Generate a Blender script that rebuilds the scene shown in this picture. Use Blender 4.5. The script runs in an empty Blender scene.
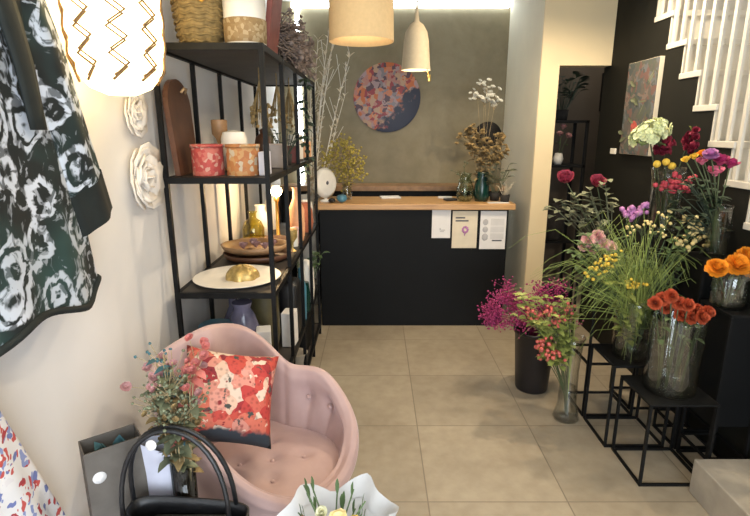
import bpy, bmesh, math, random
import numpy as np
from mathutils import Vector, Matrix
R = math.radians
sc = bpy.context.scene
C = sc.collection
random.seed(7)
V = Vector
F, PITCH, H = 510.0, R(14.1), 1.6
cp, sp = math.cos(PITCH), math.sin(PITCH)

def ray(u, v):
    a, b = (u - 375) / F, -(v - 258) / F
    return V((a, cp + b * sp, -sp + b * cp))
def pY(u, v, Y):
    d = ray(u, v); t = Y / d.y; return V((0, 0, H)) + d * t
def pX(u, v, X):
    d = ray(u, v); t = X / d.x; return V((0, 0, H)) + d * t

# ---------------------------------------------------------------- materials
def new_mat(name):
    m = bpy.data.materials.new(name); m.use_nodes = True
    nt = m.node_tree
    return m, nt, nt.nodes['Principled BSDF']

def coords(nt, kind='Object'):
    return nt.nodes.new('ShaderNodeTexCoord').outputs[kind]

def noise(nt, vec, scale, detail=4, rough=.55, dist=0):
    n = nt.nodes.new('ShaderNodeTexNoise')
    n.inputs['Scale'].default_value = scale; n.inputs['Detail'].default_value = detail
    n.inputs['Roughness'].default_value = rough; n.inputs['Distortion'].default_value = dist
    nt.links.new(vec, n.inputs['Vector']); return n

def ramp(nt, fac, stops, interp='LINEAR'):
    r = nt.nodes.new('ShaderNodeValToRGB'); r.color_ramp.interpolation = interp
    e = r.color_ramp.elements
    while len(e) < len(stops): e.new(.5)
    for x, (p, c) in zip(e, stops):
        x.position = p; x.color = (*c, 1)
    nt.links.new(fac, r.inputs['Fac']); return r.outputs['Color']

def mixc(nt, fac, a, b, mode='MIX'):
    m = nt.nodes.new('ShaderNodeMix'); m.data_type = 'RGBA'; m.blend_type = mode
    for s, v in ((m.inputs[0], fac), (m.inputs[6], a), (m.inputs[7], b)):
        if hasattr(v, 'links'): nt.links.new(v, s)
        elif isinstance(v, tuple): s.default_value = (*v, 1)
        else: s.default_value = v
    return m.outputs[2]

def bump(nt, bsdf, height, strength=.3, dist=.01):
    b = nt.nodes.new('ShaderNodeBump'); b.inputs['Strength'].default_value = strength
    b.inputs['Distance'].default_value = dist
    nt.links.new(height, b.inputs['Height']); nt.links.new(b.outputs['Normal'], bsdf.inputs['Normal'])

def mat(name, col, rough=.6, metal=0, var=.18, scale=14, bmp=.1, sheen=0, emit=None, es=0, spec=.5):
    m, nt, b = new_mat(name)
    n = noise(nt, coords(nt), scale)
    lo = tuple(max(0, c * (1 - var)) for c in col); hi = tuple(min(1, c * (1 + var)) for c in col)
    nt.links.new(ramp(nt, n.outputs['Fac'], [(.3, lo), (.7, hi)]), b.inputs['Base Color'])
    b.inputs['Roughness'].default_value = rough; b.inputs['Metallic'].default_value = metal
    b.inputs['Specular IOR Level'].default_value = spec
    if sheen:
        b.inputs['Sheen Weight'].default_value = sheen; b.inputs['Sheen Roughness'].default_value = .4
    if bmp: bump(nt, b, n.outputs['Fac'], bmp, .01)
    if emit:
        b.inputs['Emission Color'].default_value = (*emit, 1); b.inputs['Emission Strength'].default_value = es
    return m

def speckle(name, cols, scale, rough=.7, bmp=.2, rnd=1.0, dist=.0):
    """patches of random colour out of a list (voronoi cells)"""
    m, nt, b = new_mat(name)
    co = coords(nt)
    n = noise(nt, co, scale * .6, 2)
    vec = nt.nodes.new('ShaderNodeVectorMath'); vec.operation = 'MULTIPLY_ADD'
    nt.links.new(n.outputs['Color'], vec.inputs[0]); vec.inputs[1].default_value = (dist,) * 3
    nt.links.new(co, vec.inputs[2])
    v = nt.nodes.new('ShaderNodeTexVoronoi'); v.inputs['Scale'].default_value = scale
    v.inputs['Randomness'].default_value = rnd
    nt.links.new(vec.outputs[0], v.inputs['Vector'])
    sep = nt.nodes.new('ShaderNodeSeparateColor'); nt.links.new(v.outputs['Color'], sep.inputs[0])
    k = len(cols)
    c = ramp(nt, sep.outputs[0], [(i / k, q) for i, q in enumerate(cols)], 'CONSTANT')
    nt.links.new(c, b.inputs['Base Color']); b.inputs['Roughness'].default_value = rough
    bump(nt, b, v.outputs['Distance'], bmp, .01)
    return m, nt, b, c, v, co

def glass(name, tint=(.955, .965, .955), refl=.9, edge=.35):
    m, nt, b = new_mat(name); nt.nodes.remove(b)
    out = nt.nodes['Material Output']
    t = nt.nodes.new('ShaderNodeBsdfTransparent')
    g = nt.nodes.new('ShaderNodeBsdfGlossy'); g.inputs['Roughness'].default_value = .04
    g.inputs['Color'].default_value = (refl, refl, refl, 1)
    lw = nt.nodes.new('ShaderNodeLayerWeight'); lw.inputs['Blend'].default_value = .3
    n = noise(nt, coords(nt), 9)
    tc = ramp(nt, lw.outputs['Facing'], [(0, tint), (1, tuple(c * .62 for c in tint))])
    tc2 = mixc(nt, n.outputs['Fac'], tc, tuple(min(1, c * 1.02) for c in tint)); nt.links.new(tc2, t.inputs['Color'])
    ml = nt.nodes.new('ShaderNodeMath'); ml.operation = 'MULTIPLY'; ml.inputs[1].default_value = edge
    nt.links.new(lw.outputs['Facing'], ml.inputs[0])
    ad = nt.nodes.new('ShaderNodeMath'); ad.operation = 'ADD'; ad.inputs[1].default_value = .04
    nt.links.new(ml.outputs[0], ad.inputs[0])
    mx = nt.nodes.new('ShaderNodeMixShader')
    nt.links.new(ad.outputs[0], mx.inputs[0]); nt.links.new(t.outputs[0], mx.inputs[1]); nt.links.new(g.outputs[0], mx.inputs[2])
    nt.links.new(mx.outputs[0], out.inputs['Surface'])
    return m

M = {}
M['white_paint'] = mat('white_paint', (.74, .70, .63), .75, var=.04, scale=3, bmp=.03)
M['recess_paint'] = mat('recess_paint', (.74, .70, .56), .75, var=.04, scale=3, bmp=.03)
M['left_paint'] = mat('left_paint', (.77, .75, .73), .75, var=.03, scale=3, bmp=.03)
M['cream_paint'] = mat('cream_paint', (.70, .575, .36), .7, var=.04, scale=2, bmp=.03)
M['dark_paint'] = mat('dark_paint', (.0095, .0092, .0065), .7, var=.12, scale=2, bmp=.03, spec=.2)
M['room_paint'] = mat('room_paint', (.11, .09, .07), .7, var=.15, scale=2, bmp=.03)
M['ceiling_paint'] = mat('ceiling_paint', (.75, .73, .68), .8, var=.03, bmp=.02)
M['black_metal'] = mat('black_metal', (.008, .008, .008), .5, .0, var=.3, scale=30, bmp=.04, spec=.15)
M['shelf_board'] = mat('shelf_board', (.040, .033, .027), .6, 0, var=.3, scale=9, bmp=.05)
M['counter_black'] = mat('counter_black', (.0036, .004, .0044), .6, var=.35, scale=1.6, bmp=.03, spec=.2)
M['white_metal'] = mat('white_metal', (.60, .57, .50), .45, var=.03, bmp=.0)
M['white_ceramic'] = mat('white_ceramic', (.82, .78, .70), .4, var=.05, bmp=.05)
M['plaster'] = mat('plaster', (.80, .74, .66), .8, var=.06, scale=30, bmp=.25)
M['paper'] = mat('paper', (.72, .70, .68), .8, var=.03, bmp=.03)
M['paper_cream'] = mat('paper_cream', (.66, .58, .44), .8, var=.05, bmp=.03)
M['wrap'] = mat('wrap', (.60, .585, .57), .7, var=.05, bmp=.1)
M['ink'] = mat('ink', (.10, .10, .11), .8, var=.2, bmp=0)
M['ink_pale'] = mat('ink_pale', (.42, .41, .41), .8, var=.1, bmp=0)
M['kraft'] = mat('kraft', (.11, .095, .08), .8, var=.15, scale=20, bmp=.08)
M['grey_bag'] = mat('grey_bag', (.30, .28, .27), .6, var=.15, scale=8, bmp=.08)
M['lilac_paper'] = mat('lilac_paper', (.50, .50, .58), .7, var=.08, bmp=.05)
M['black_leather'] = mat('black_leather', (.010, .010, .011), .42, var=.3, scale=60, bmp=.15)
M['brown_wood'] = mat('brown_wood', (.095, .038, .018), .5, var=.3, scale=12, bmp=.1)
M['mid_wood'] = mat('mid_wood', (.30, .17, .08), .5, var=.25, scale=15, bmp=.1)
M['pale_wood'] = mat('pale_wood', (.42, .28, .15), .55, var=.2, scale=15, bmp=.1)
M['red_tin'] = speckle('red_tin', [(.40, .06, .05), (.46, .12, .09), (.36, .05, .045), (.50, .26, .20)], 60)[0]
M['orange_tin'] = speckle('orange_tin', [(.42, .17, .055), (.46, .25, .10), (.46, .38, .27), (.38, .14, .05)], 55)[0]
M['gold'] = mat('gold', (.48, .34, .12), .4, .55, var=.3, scale=50, bmp=.3)
M['gold_band'] = speckle('gold_band', [(.30, .20, .09), (.42, .31, .17), (.27, .17, .07)], 70)[0]
M['straw'] = mat('straw', (.24, .165, .06), .8, var=.35, scale=40, bmp=.4)
M['amber_petals'] = mat('amber_petals', (.66, .36, .06), .7, var=.35, scale=60, bmp=.2)
M['book_red'] = mat('book_red', (.22, .06, .045), .6, var=.2, bmp=.05)
M['grey_box'] = mat('grey_box', (.28, .25, .24), .7, var=.1, bmp=.05)
M['blue_glaze'] = mat('blue_glaze', (.07, .20, .28), .3, var=.25, bmp=.05)
M['purple_glass'] = mat('purple_glass', (.17, .16, .24), .15, var=.25, bmp=.05)
M['olive_pot'] = mat('olive_pot', (.09, .075, .03), .5, var=.25, bmp=.1)
M['teal_glaze'] = mat('teal_glaze', (.004, .030, .023), .2, var=.2, bmp=.02)
M['terracotta'] = mat('terracotta', (.34, .11, .06), .7, var=.2, bmp=.1)
M['peach'] = mat('peach', (.72, .38, .20), .5, var=.12, bmp=.05)
M['mauve'] = mat('mauve', (.42, .27, .27), .5, var=.3, scale=40, bmp=.1)
M['dark_felt'] = mat('dark_felt', (.022, .019, .016), .9, var=.3, scale=40, bmp=.3)
M['stem'] = mat('stem', (.07, .095, .04), .6, var=.3, bmp=.05)
M['stem_dark'] = mat('stem_dark', (.05, .07, .03), .6, var=.3, bmp=.05)
M['leaf'] = mat('leaf', (.085, .14, .05), .5, var=.4, scale=10, bmp=.1)
M['leaf_dark'] = mat('leaf_dark', (.035, .06, .035), .5, var=.4, scale=10, bmp=.1)
M['leaf_sage'] = mat('leaf_sage', (.15, .165, .095), .6, var=.35, scale=10, bmp=.1)
M['leaf_lime'] = mat('leaf_lime', (.30, .34, .09), .5, var=.4, scale=10, bmp=.1)
M['grass'] = mat('grass', (.26, .33, .08), .55, var=.35, scale=8, bmp=0)
M['dry_stem'] = mat('dry_stem', (.36, .27, .14), .8, var=.3, bmp=.1)
M['dry_bloom'] = mat('dry_bloom', (.27, .185, .075), .85, var=.45, scale=40, bmp=.3)
M['dry_pale'] = mat('dry_pale', (.66, .58, .44), .85, var=.25, scale=40, bmp=.2)
M['dry_grey'] = mat('dry_grey', (.26, .20, .17), .9, var=.45, scale=22, bmp=.4)
M['mimosa'] = mat('mimosa', (.36, .29, .055), .8, var=.45, scale=30, bmp=.3)
M['white_branch'] = mat('white_branch', (.78, .74, .66), .8, var=.1, bmp=.1)
M['silver_disc'] = mat('silver_disc', (.72, .70, .62), .5, var=.15, bmp=.05)
def petal_mat(name, col, var=.3, rough=.65):
    m = mat(name, col, rough, var=var, scale=35, bmp=.1)
    m.node_tree.nodes['Principled BSDF'].inputs['Subsurface Weight'].default_value = .0
    return m
M['orange'] = petal_mat('orange_petals', (.48, .085, .03))
M['marigold'] = petal_mat('marigold_petals', (.85, .30, .015))
M['pink'] = petal_mat('pink_petals', (.92, .52, .52), .2)
M['rose_pink'] = petal_mat('rose_petals', (.34, .042, .075))
M['hot_pink'] = petal_mat('hot_pink_petals', (.66, .17, .27))
M['magenta'] = petal_mat('magenta_petals', (.36, .025, .12), .35)
M['gyp'] = petal_mat('magenta_haze', (.33, .028, .125), .4)
M['crimson'] = petal_mat('crimson_petals', (.22, .012, .035), .4)
M['red_comb'] = petal_mat('red_comb_petals', (.45, .05, .075), .35)
M['yellow'] = petal_mat('yellow_petals', (.74, .50, .06))
M['butter'] = petal_mat('butter_petals', (.76, .60, .26))
M['cream_petals'] = petal_mat('cream_petals', (.74, .72, .50), .2)
M['lilac'] = petal_mat('lilac_petals', (.46, .19, .42), .3)
M['berry'] = petal_mat('berry_red', (.52, .105, .085), .3, .4)
M['coral'] = petal_mat('coral_frond', (.50, .15, .13))
M['seed_dark'] = mat('seed_dark', (.05, .012, .01), .8, var=.4, scale=60, bmp=.2)
M['green_white'] = petal_mat('hydrangea_petals', (.62, .66, .38), .25)
M['teal_petal'] = petal_mat('teal_petals', (.05, .13, .15), .3)
M['dusty_pink'] = petal_mat('dusty_pink_petals', (.42, .21, .20), .3)
M['glass'] = glass('clear_glass')
M['glass_green'] = glass('green_glass', (.88, .93, .86), .9, .35)
M['glass_yellow'] = glass('yellow_glass', (.93, .88, .52), .9, .3)
M['glass_smoke'] = glass('smoke_glass', (.42, .44, .43), .8, .3)
M['water'] = glass('vase_water', (.955, .962, .948), .9, .2)
M['stone'] = mat('stone', (.36, .32, .26), .6, var=.18, scale=7, bmp=.12)
M['brass'] = mat('brass', (.55, .36, .10), .3, .9, var=.15, bmp=.02)
M['cord'] = mat('cord', (.62, .58, .50), .8, bmp=0)
M['bucket'] = mat('bucket_plastic', (.011, .009, .010), .4, var=.2, bmp=.03)
M['border_black'] = mat('border_black', (.006, .010, .009), .8, var=.3, bmp=.1)
M['led'] = mat('led', (.9, .95, 1), .5, var=.0, bmp=0, emit=(.86, .95, 1), es=11)
M['bulb'] = mat('bulb_glow', (1, .85, .6), .4, var=0, bmp=0, emit=(1, .72, .36), es=60)
M['bulb_soft'] = mat('bulb_soft', (1, .9, .7), .4, var=0, bmp=0, emit=(1, .80, .50), es=9)
M['spot_disc'] = mat('spot_disc', (1, .95, .85), .4, var=0, bmp=0, emit=(1, .86, .66), es=6)
M['drum_shade'] = mat('drum_shade', (.54, .385, .20), .85, var=.05, scale=60, bmp=.1, emit=(1, .60, .25), es=.05)
M['bell_shade'] = mat('bell_shade', (.52, .43, .29), .7, var=.05, scale=40, bmp=.05, emit=(1, .66, .32), es=.03)
M['rattan'] = mat('rattan', (.24, .13, .045), .8, var=.2, scale=40, bmp=.2)
M['woven_shade'] = mat('woven_shade', (.85, .74, .5), .8, var=.05, scale=40, bmp=.1, emit=(1, .74, .36), es=7)

# wood top with straight grain
m, nt, b = new_mat('counter_wood')
mp = nt.nodes.new('ShaderNodeMapping'); mp.inputs['Scale'].default_value = (1.2, 22, 22)
nt.links.new(coords(nt), mp.inputs['Vector'])
n = noise(nt, mp.outputs[0], 3, 6, .6, .6)
nt.links.new(ramp(nt, n.outputs['Fac'], [(.3, (.36, .19, .07)), (.7, (.58, .34, .14))]), b.inputs['Base Color'])
b.inputs['Roughness'].default_value = .4; bump(nt, b, n.outputs['Fac'], .05); M['counter_wood'] = m
# tiled floor
m, nt, b = new_mat('floor_tiles')
co = coords(nt)
mp = nt.nodes.new('ShaderNodeMapping'); mp.inputs['Location'].default_value = (-.235 + .62 * 4, -.13 + .6 * 4, 0)
nt.links.new(co, mp.inputs['Vector'])
br = nt.nodes.new('ShaderNodeTexBrick'); br.offset = 0; br.squash = 1
br.inputs['Scale'].default_value = 1; br.inputs['Brick Width'].default_value = .62; br.inputs['Row Height'].default_value = .60
br.inputs['Mortar Size'].default_value = .0032; br.inputs['Mortar Smooth'].default_value = .3; br.inputs['Bias'].default_value = 0
br.inputs['Color1'].default_value = (.86, .86, .86, 1); br.inputs['Color2'].default_value = (1, 1, 1, 1)
nt.links.new(mp.outputs[0], br.inputs['Vector'])
n1 = noise(nt, co, 2.2, 6, .6); n2 = noise(nt, co, 14, 5)
base = ramp(nt, n1.outputs['Fac'], [(.3, (.31, .255, .18)), (.7, (.44, .375, .275))])
base = mixc(nt, .22, base, ramp(nt, n2.outputs['Fac'], [(.35, (.25, .205, .145)), (.65, (.48, .41, .31))]))
base = mixc(nt, .9, base, br.outputs['Color'], 'MULTIPLY')
base = mixc(nt, br.outputs['Fac'], base, (.22, .18, .13))
nt.links.new(base, b.inputs['Base Color']); b.inputs['Roughness'].default_value = .42
inv = nt.nodes.new('ShaderNodeMath'); inv.operation = 'SUBTRACT'; inv.inputs[0].default_value = 1
nt.links.new(br.outputs['Fac'], inv.inputs[1]); bump(nt, b, inv.outputs[0], .3, .003); M['floor'] = m
# olive micro-cement wall
m, nt, b = new_mat('micro_cement')
co = coords(nt); n1 = noise(nt, co, 1.7, 7, .62, .5); n2 = noise(nt, co, 6, 6, .6)
c1 = ramp(nt, n1.outputs['Fac'], [(.28, (.165, .138, .075)), (.5, (.23, .192, .108)), (.72, (.31, .27, .17))])
c1 = mixc(nt, .3, c1, ramp(nt, n2.outputs['Fac'], [(.3, (.16, .13, .075)), (.7, (.33, .28, .185))]))
nt.links.new(c1, b.inputs['Base Color']); b.inputs['Roughness'].default_value = .6
bump(nt, b, n2.outputs['Fac'], .1, .01); M['cement'] = m
# pink velvet
m, nt, b = new_mat('pink_velvet')
n1 = noise(nt, coords(nt), 5, 4, .6)
nt.links.new(ramp(nt, n1.outputs['Fac'], [(.3, (.42, .285, .265)), (.7, (.53, .37, .345))]), b.inputs['Base Color'])
b.inputs['Roughness'].default_value = .8; b.inputs['Sheen Weight'].default_value = .6
b.inputs['Sheen Roughness'].default_value = .35; b.inputs['Sheen Tint'].default_value = (.95, .85, .92, 1)
M['velvet'] = m
# jacket damask
m, nt, b = new_mat('damask_fabric')
co = coords(nt)
n1 = noise(nt, co, 7.0, 3, .55, 1.6); n2 = noise(nt, co, 20, 3, .5, 1.5); n3 = noise(nt, co, 5, 2)
vo = nt.nodes.new('ShaderNodeTexVoronoi'); vo.inputs['Scale'].default_value = 7.5; vo.inputs['Randomness'].default_value = .8
nt.links.new(co, vo.inputs['Vector'])
ma = nt.nodes.new('ShaderNodeMath'); ma.operation = 'MULTIPLY_ADD'; ma.inputs[1].default_value = .75
nt.links.new(n1.outputs['Fac'], ma.inputs[0]); nt.links.new(vo.outputs['Distance'], ma.inputs[2])
a = ramp(nt, ma.outputs[0], [(.42, (1, 1, 1)), (.46, (0, 0, 0)), (.60, (0, 0, 0)), (.63, (1, 1, 1)), (.71, (1, 1, 1)), (.74, (0, 0, 0)), (.84, (0, 0, 0)), (.88, (1, 1, 1))])
a2 = ramp(nt, n2.outputs['Fac'], [(.53, (0, 0, 0)), (.60, (1, 1, 1))])
a3 = ramp(nt, n2.outputs['Fac'], [(.36, (.45, .45, .45)), (.44, (1, 1, 1))])
mask = mixc(nt, 1.0, mixc(nt, .8, a, a2, 'LIGHTEN'), a3, 'MULTIPLY')
dark = ramp(nt, n3.outputs['Fac'], [(.45, (.005, .009, .009)), (.68, (.018, .05, .045))])
light = ramp(nt, n3.outputs['Fac'], [(.35, (.62, .66, .74)), (.6, (.45, .50, .56))])
nt.links.new(mixc(nt, mask, light, dark), b.inputs['Base Color']); b.inputs['Roughness'].default_value = .8
bump(nt, b, n1.outputs['Fac'], .15, .01); M['damask'] = m
# skirt print
m, nt, b, c, v, co = speckle('skirt_print', [(.42, .05, .06), (.16, .20, .45), (.55, .09, .08), (.72, .70, .72), (.25, .30, .55), (.78, .76, .76)], 38, .8, .05, 1, .09)
fac = ramp(nt, v.outputs['Distance'], [(.47, (0, 0, 0)), (.50, (1, 1, 1))])
nt.links.new(mixc(nt, fac, c, (.76, .75, .76)), b.inputs['Base Color']); M['skirt_print'] = m
# cushion print
m, nt, b, c, v, co = speckle('cushion_print', [(.48, .06, .04), (.58, .14, .09), (.30, .02, .025), (.64, .42, .31), (.52, .10, .07), (.64, .28, .22), (.22, .015, .025), (.50, .06, .045), (.60, .24, .18), (.44, .04, .035), (.64, .50, .40)], 25, .8, .1, 1, .05)
n4 = noise(nt, co, 26, 4, .6)
vp = nt.nodes.new('ShaderNodeTexVoronoi'); vp.inputs['Scale'].default_value = 62; nt.links.new(co, vp.inputs['Vector'])
c2 = mixc(nt, .75, c, ramp(nt, vp.outputs['Distance'], [(.1, (.42, .36, .36)), (.45, (1, 1, 1))]), 'MULTIPLY')
c2 = mixc(nt, ramp(nt, v.outputs['Distance'], [(.08, (1, 1, 1)), (.16, (0, 0, 0))]), c2, (.22, .015, .02))
c2 = mixc(nt, ramp(nt, n4.outputs['Fac'], [(.60, (0, 0, 0)), (.64, (1, 1, 1))]), c2, (.05, .055, .05))
c2 = mixc(nt, ramp(nt, n4.outputs['Fac'], [(.32, (1, 1, 1)), (.36, (0, 0, 0))]), c2, (.70, .58, .46))
sx = nt.nodes.new('ShaderNodeSeparateXYZ'); nt.links.new(co, sx.inputs[0])
n5 = noise(nt, co, 14, 3)
ad = nt.nodes.new('ShaderNodeMath'); ad.operation = 'MULTIPLY_ADD'; ad.inputs[1].default_value = .09
nt.links.new(n5.outputs['Fac'], ad.inputs[0]); nt.links.new(sx.outputs['Y'], ad.inputs[2])
fb = ramp(nt, ad.outputs[0], [(.0, (1, 1, 1)), (.012, (0, 0, 0))])
mr = nt.nodes.new('ShaderNodeMath'); mr.operation = 'ADD'; mr.inputs[1].default_value = .082
nt.links.new(ad.outputs[0], mr.inputs[0])
fb = ramp(nt, mr.outputs[0], [(.0, (1, 1, 1)), (.015, (0, 0, 0))])
nt.links.new(mixc(nt, fb, c2, (.03, .042, .055)), b.inputs['Base Color']); M['cushion_print'] = m
# round wall art
m, nt, b, c, v, co = speckle('round_print', [(.50, .14, .05), (.42, .20, .17), (.30, .05, .06), (.36, .26, .27), (.10, .06, .08), (.46, .30, .20), (.56, .20, .10), (.22, .20, .22)], 26, .5, .02, 1, .09)
sx = nt.nodes.new('ShaderNodeSeparateXYZ'); nt.links.new(co, sx.inputs[0])
n5 = noise(nt, co, 9, 4)
q = nt.nodes.new('ShaderNodeMath'); q.operation = 'SUBTRACT'; nt.links.new(sx.outputs['X'], q.inputs[0]); nt.links.new(sx.outputs['Z'], q.inputs[1])
q2 = nt.nodes.new('ShaderNodeMath'); q2.operation = 'MULTIPLY_ADD'; q2.inputs[1].default_value = .5
nt.links.new(n5.outputs['Fac'], q2.inputs[0]); nt.links.new(q.outputs[0], q2.inputs[2])
c3 = mixc(nt, ramp(nt, q2.outputs[0], [(.40, (0, 0, 0)), (.46, (1, 1, 1))]), c, (.016, .022, .05))
nt.links.new(c3, b.inputs['Base Color']); M['round_print'] = m
# dark botanical canvas
m, nt, b, c, v, co = speckle('botanical_print', [(.075, .085, .085), (.10, .09, .08), (.055, .07, .07), (.17, .13, .11), (.08, .09, .07), (.12, .13, .14), (.15, .08, .07)], 24, .6, .02, 1, .14)
M['botanical_print'] = m
m, nt, b, c, v, co = speckle('pale_print', [(.45, .40, .36), (.36, .22, .18), (.5, .46, .42), (.3, .25, .22)], 16, .6, .02)
M['pale_print'] = m

# ---------------------------------------------------------------- mesh helpers
class MB:
    def __init__(s): s.bm = bmesh.new()
    def box(s, x0, x1, y0, y1, z0, z1, bev=0, mx=None):
        r = bmesh.ops.create_cube(s.bm, size=1)
        vs = r['verts']
        for v in vs: v.co = V(((x0 + x1) / 2 + v.co.x * (x1 - x0), (y0 + y1) / 2 + v.co.y * (y1 - y0), (z0 + z1) / 2 + v.co.z * (z1 - z0)))
        if bev:
            es = list({e for v in vs for e in v.link_edges})
            r = bmesh.ops.bevel(s.bm, geom=es, offset=bev, segments=2, affect='EDGES', profile=.5)
            vs = list({v for f in r['faces'] for v in f.verts} | {v for v in vs if v.is_valid})
        if mx: bmesh.ops.transform(s.bm, matrix=mx, verts=vs)
        return s
    def tube(s, pts, r, n=6, caps=True):
        pts = [V(p) for p in pts]; k = len(pts)
        rs = r if isinstance(r, (list, tuple)) else [r] * k
        up = V((0, 0, 1)); rings = []
        t0 = (pts[1] - pts[0]).normalized()
        a = t0.cross(up if abs(t0.z) < .95 else V((1, 0, 0))).normalized()
        for i in range(k):
            t = (pts[min(i + 1, k - 1)] - pts[max(i - 1, 0)]).normalized()
            a = (a - t * a.dot(t)).normalized(); b = t.cross(a)
            rings.append([s.bm.verts.new(pts[i] + (a * math.cos(2 * math.pi * j / n) + b * math.sin(2 * math.pi * j / n)) * rs[i]) for j in range(n)])
        for i in range(k - 1):
            for j in range(n):
                s.bm.faces.new((rings[i][j], rings[i][(j + 1) % n], rings[i + 1][(j + 1) % n], rings[i + 1][j]))
        if caps and n > 2:
            s.bm.faces.new(rings[0][::-1]); s.bm.faces.new(rings[-1])
        return s
    def lathe(s, prof, n=32, c=(0, 0, 0), wob=0, seed=0):
        rng = random.Random(seed); ph = rng.random() * 6
        rings = []
        for r, z in prof:
            if r < 1e-6: rings.append([s.bm.verts.new(V(c) + V((0, 0, z)))])
            else: rings.append([s.bm.verts.new(V(c) + V((r * (1 + wob * math.sin(5 * 6.2832 * j / n + ph)) * math.cos(2 * math.pi * j / n), r * (1 + wob * math.sin(5 * 6.2832 * j / n + ph)) * math.sin(2 * math.pi * j / n), z))) for j in range(n)])
        for A, B in zip(rings, rings[1:]):
            for j in range(n):
                k = (j + 1) % n
                if len(A) == 1 and len(B) == 1: continue
                if len(A) == 1: s.bm.faces.new((A[0], B[k], B[j]))
                elif len(B) == 1: s.bm.faces.new((A[j], A[k], B[0]))
                else: s.bm.faces.new((A[j], A[k], B[k], B[j]))
        return s
    def ball(s, c, r, sub=1, sc3=(1, 1, 1)):
        m = Matrix.Translation(V(c)) @ Matrix.Diagonal((r * sc3[0], r * sc3[1], r * sc3[2], 1))
        bmesh.ops.create_icosphere(s.bm, subdivisions=sub, radius=1, matrix=m); return s
    def grid(s, fn, nu, nv, closeu=False):
        vs = [[s.bm.verts.new(V(fn(i / (nu if closeu else nu - 1), j / (nv - 1)))) for j in range(nv)] for i in range(nu)]
        for i in range(nu if closeu else nu - 1):
            for j in range(nv - 1):
                a = (i + 1) % nu
                s.bm.faces.new((vs[i][j], vs[a][j], vs[a][j + 1], vs[i][j + 1]))
        return s
    def leaf(s, base, d, L, W, bend=.3, side=None):
        base, d = V(base), V(d).normalized()
        sd = d.cross(V((0, 0, 1))) if side is None else V(side)
        if sd.length < .05: sd = V((1, 0, 0))
        sd.normalize(); nn = sd.cross(d)
        L3 = []
        for t, w in ((0, .12), (.3, .85), (.6, .95), (.85, .5), (1, .04)):
            p = base + d * L * t - V((0, 0, 1)) * bend * L * t * t
            L3.append([s.bm.verts.new(p + sd * W * w + nn * W * w * .3), s.bm.verts.new(p), s.bm.verts.new(p - sd * W * w + nn * W * w * .3)])
        for A, B in zip(L3, L3[1:]):
            s.bm.faces.new((A[0], A[1], B[1], B[0])); s.bm.faces.new((A[1], A[2], B[2], B[1]))
        return s
    def petals(s, c, ax, Rr, rings, seed=0, cup=.35, wide=1.0, core=.3):
        """flower head: rings of curved petals about axis ax"""
        rng = random.Random(seed); ax = V(ax).normalized()
        q = V((0, 0, 1)).rotation_difference(ax).to_matrix(); c = V(c)
        for k, (n, tilt, L) in enumerate(rings):
            for i in range(n):
                th = 6.2832 * (i + .5 * (k % 2) + rng.uniform(-.15, .15)) / n
                tl = R(tilt + rng.uniform(-7, 7)); l = L * Rr * rng.uniform(.88, 1.08); W = l * .48 * wide
                o = V((math.cos(th), math.sin(th), 0)); sd = V((-math.sin(th), math.cos(th), 0)); up = V((0, 0, 1))
                rows = []
                for t, w in ((0, .3), (.4, .85), (.75, 1), (1, .55)):
                    a = tl - cup * (t - .5)
                    p = o * (math.sin(a) * l * t) + up * (math.cos(a) * l * t - .12 * Rr)
                    inn = (up * math.sin(tl) - o * math.cos(tl)) * W * w * .28
                    rows.append([s.bm.verts.new(c + q @ (p - sd * W * w + inn)), s.bm.verts.new(c + q @ p), s.bm.verts.new(c + q @ (p + sd * W * w + inn))])
                for A, B in zip(rows, rows[1:]):
                    s.bm.faces.new((A[0], A[1], B[1], B[0])); s.bm.faces.new((A[1], A[2], B[2], B[1]))
        if core: s.ball(c, Rr * core, 1)
        return s
    def build(s, name, m, parent=None, smooth=True, origin=None):
        bmesh.ops.recalc_face_normals(s.bm, faces=s.bm.faces)
        if origin is not None: bmesh.ops.translate(s.bm, vec=-V(origin), verts=s.bm.verts)
        me = bpy.data.meshes.new(name); s.bm.to_mesh(me); s.bm.free()
        me.materials.append(m if not isinstance(m, str) else M[m])
        if smooth: me.polygons.foreach_set('use_smooth', [True] * len(me.polygons))
        o = bpy.data.objects.new(name, me); C.objects.link(o)
        if origin is not None: o.location = origin
        if parent: o.parent = parent
        return o

def tag(o, label, cat, group=None, kind=None):
    o['label'] = label; o['category'] = cat
    if group: o['group'] = group
    if kind: o['kind'] = kind
    return o
def struct(name, mb, m):
    o = mb.build(name, m, smooth=False); o['kind'] = 'structure'; return o
def thing(name, label, cat, loc, rz=0, group=None):
    o = bpy.data.objects.new(name, None); C.objects.link(o); o.empty_display_size = .05
    o.location = V(loc); o.rotation_euler = (0, 0, rz); return tag(o, label, cat, group)
def dup(root, loc, rz=0, label=None):
    r = root.copy(); C.objects.link(r); r.location = V(loc); r.rotation_euler = (0, 0, rz)
    if label: r['label'] = label
    for ch in list(root.children):
        c = ch.copy(); C.objects.link(c); c.parent = r
        for g in list(ch.children):
            d = g.copy(); C.objects.link(d); d.parent = c
    return r
def shade_sharp(o, ang=40):
    for p in o.data.polygons: p.use_smooth = True
    try: o.data.set_sharp_from_angle(angle=R(ang))
    except Exception: pass
    return o

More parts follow.
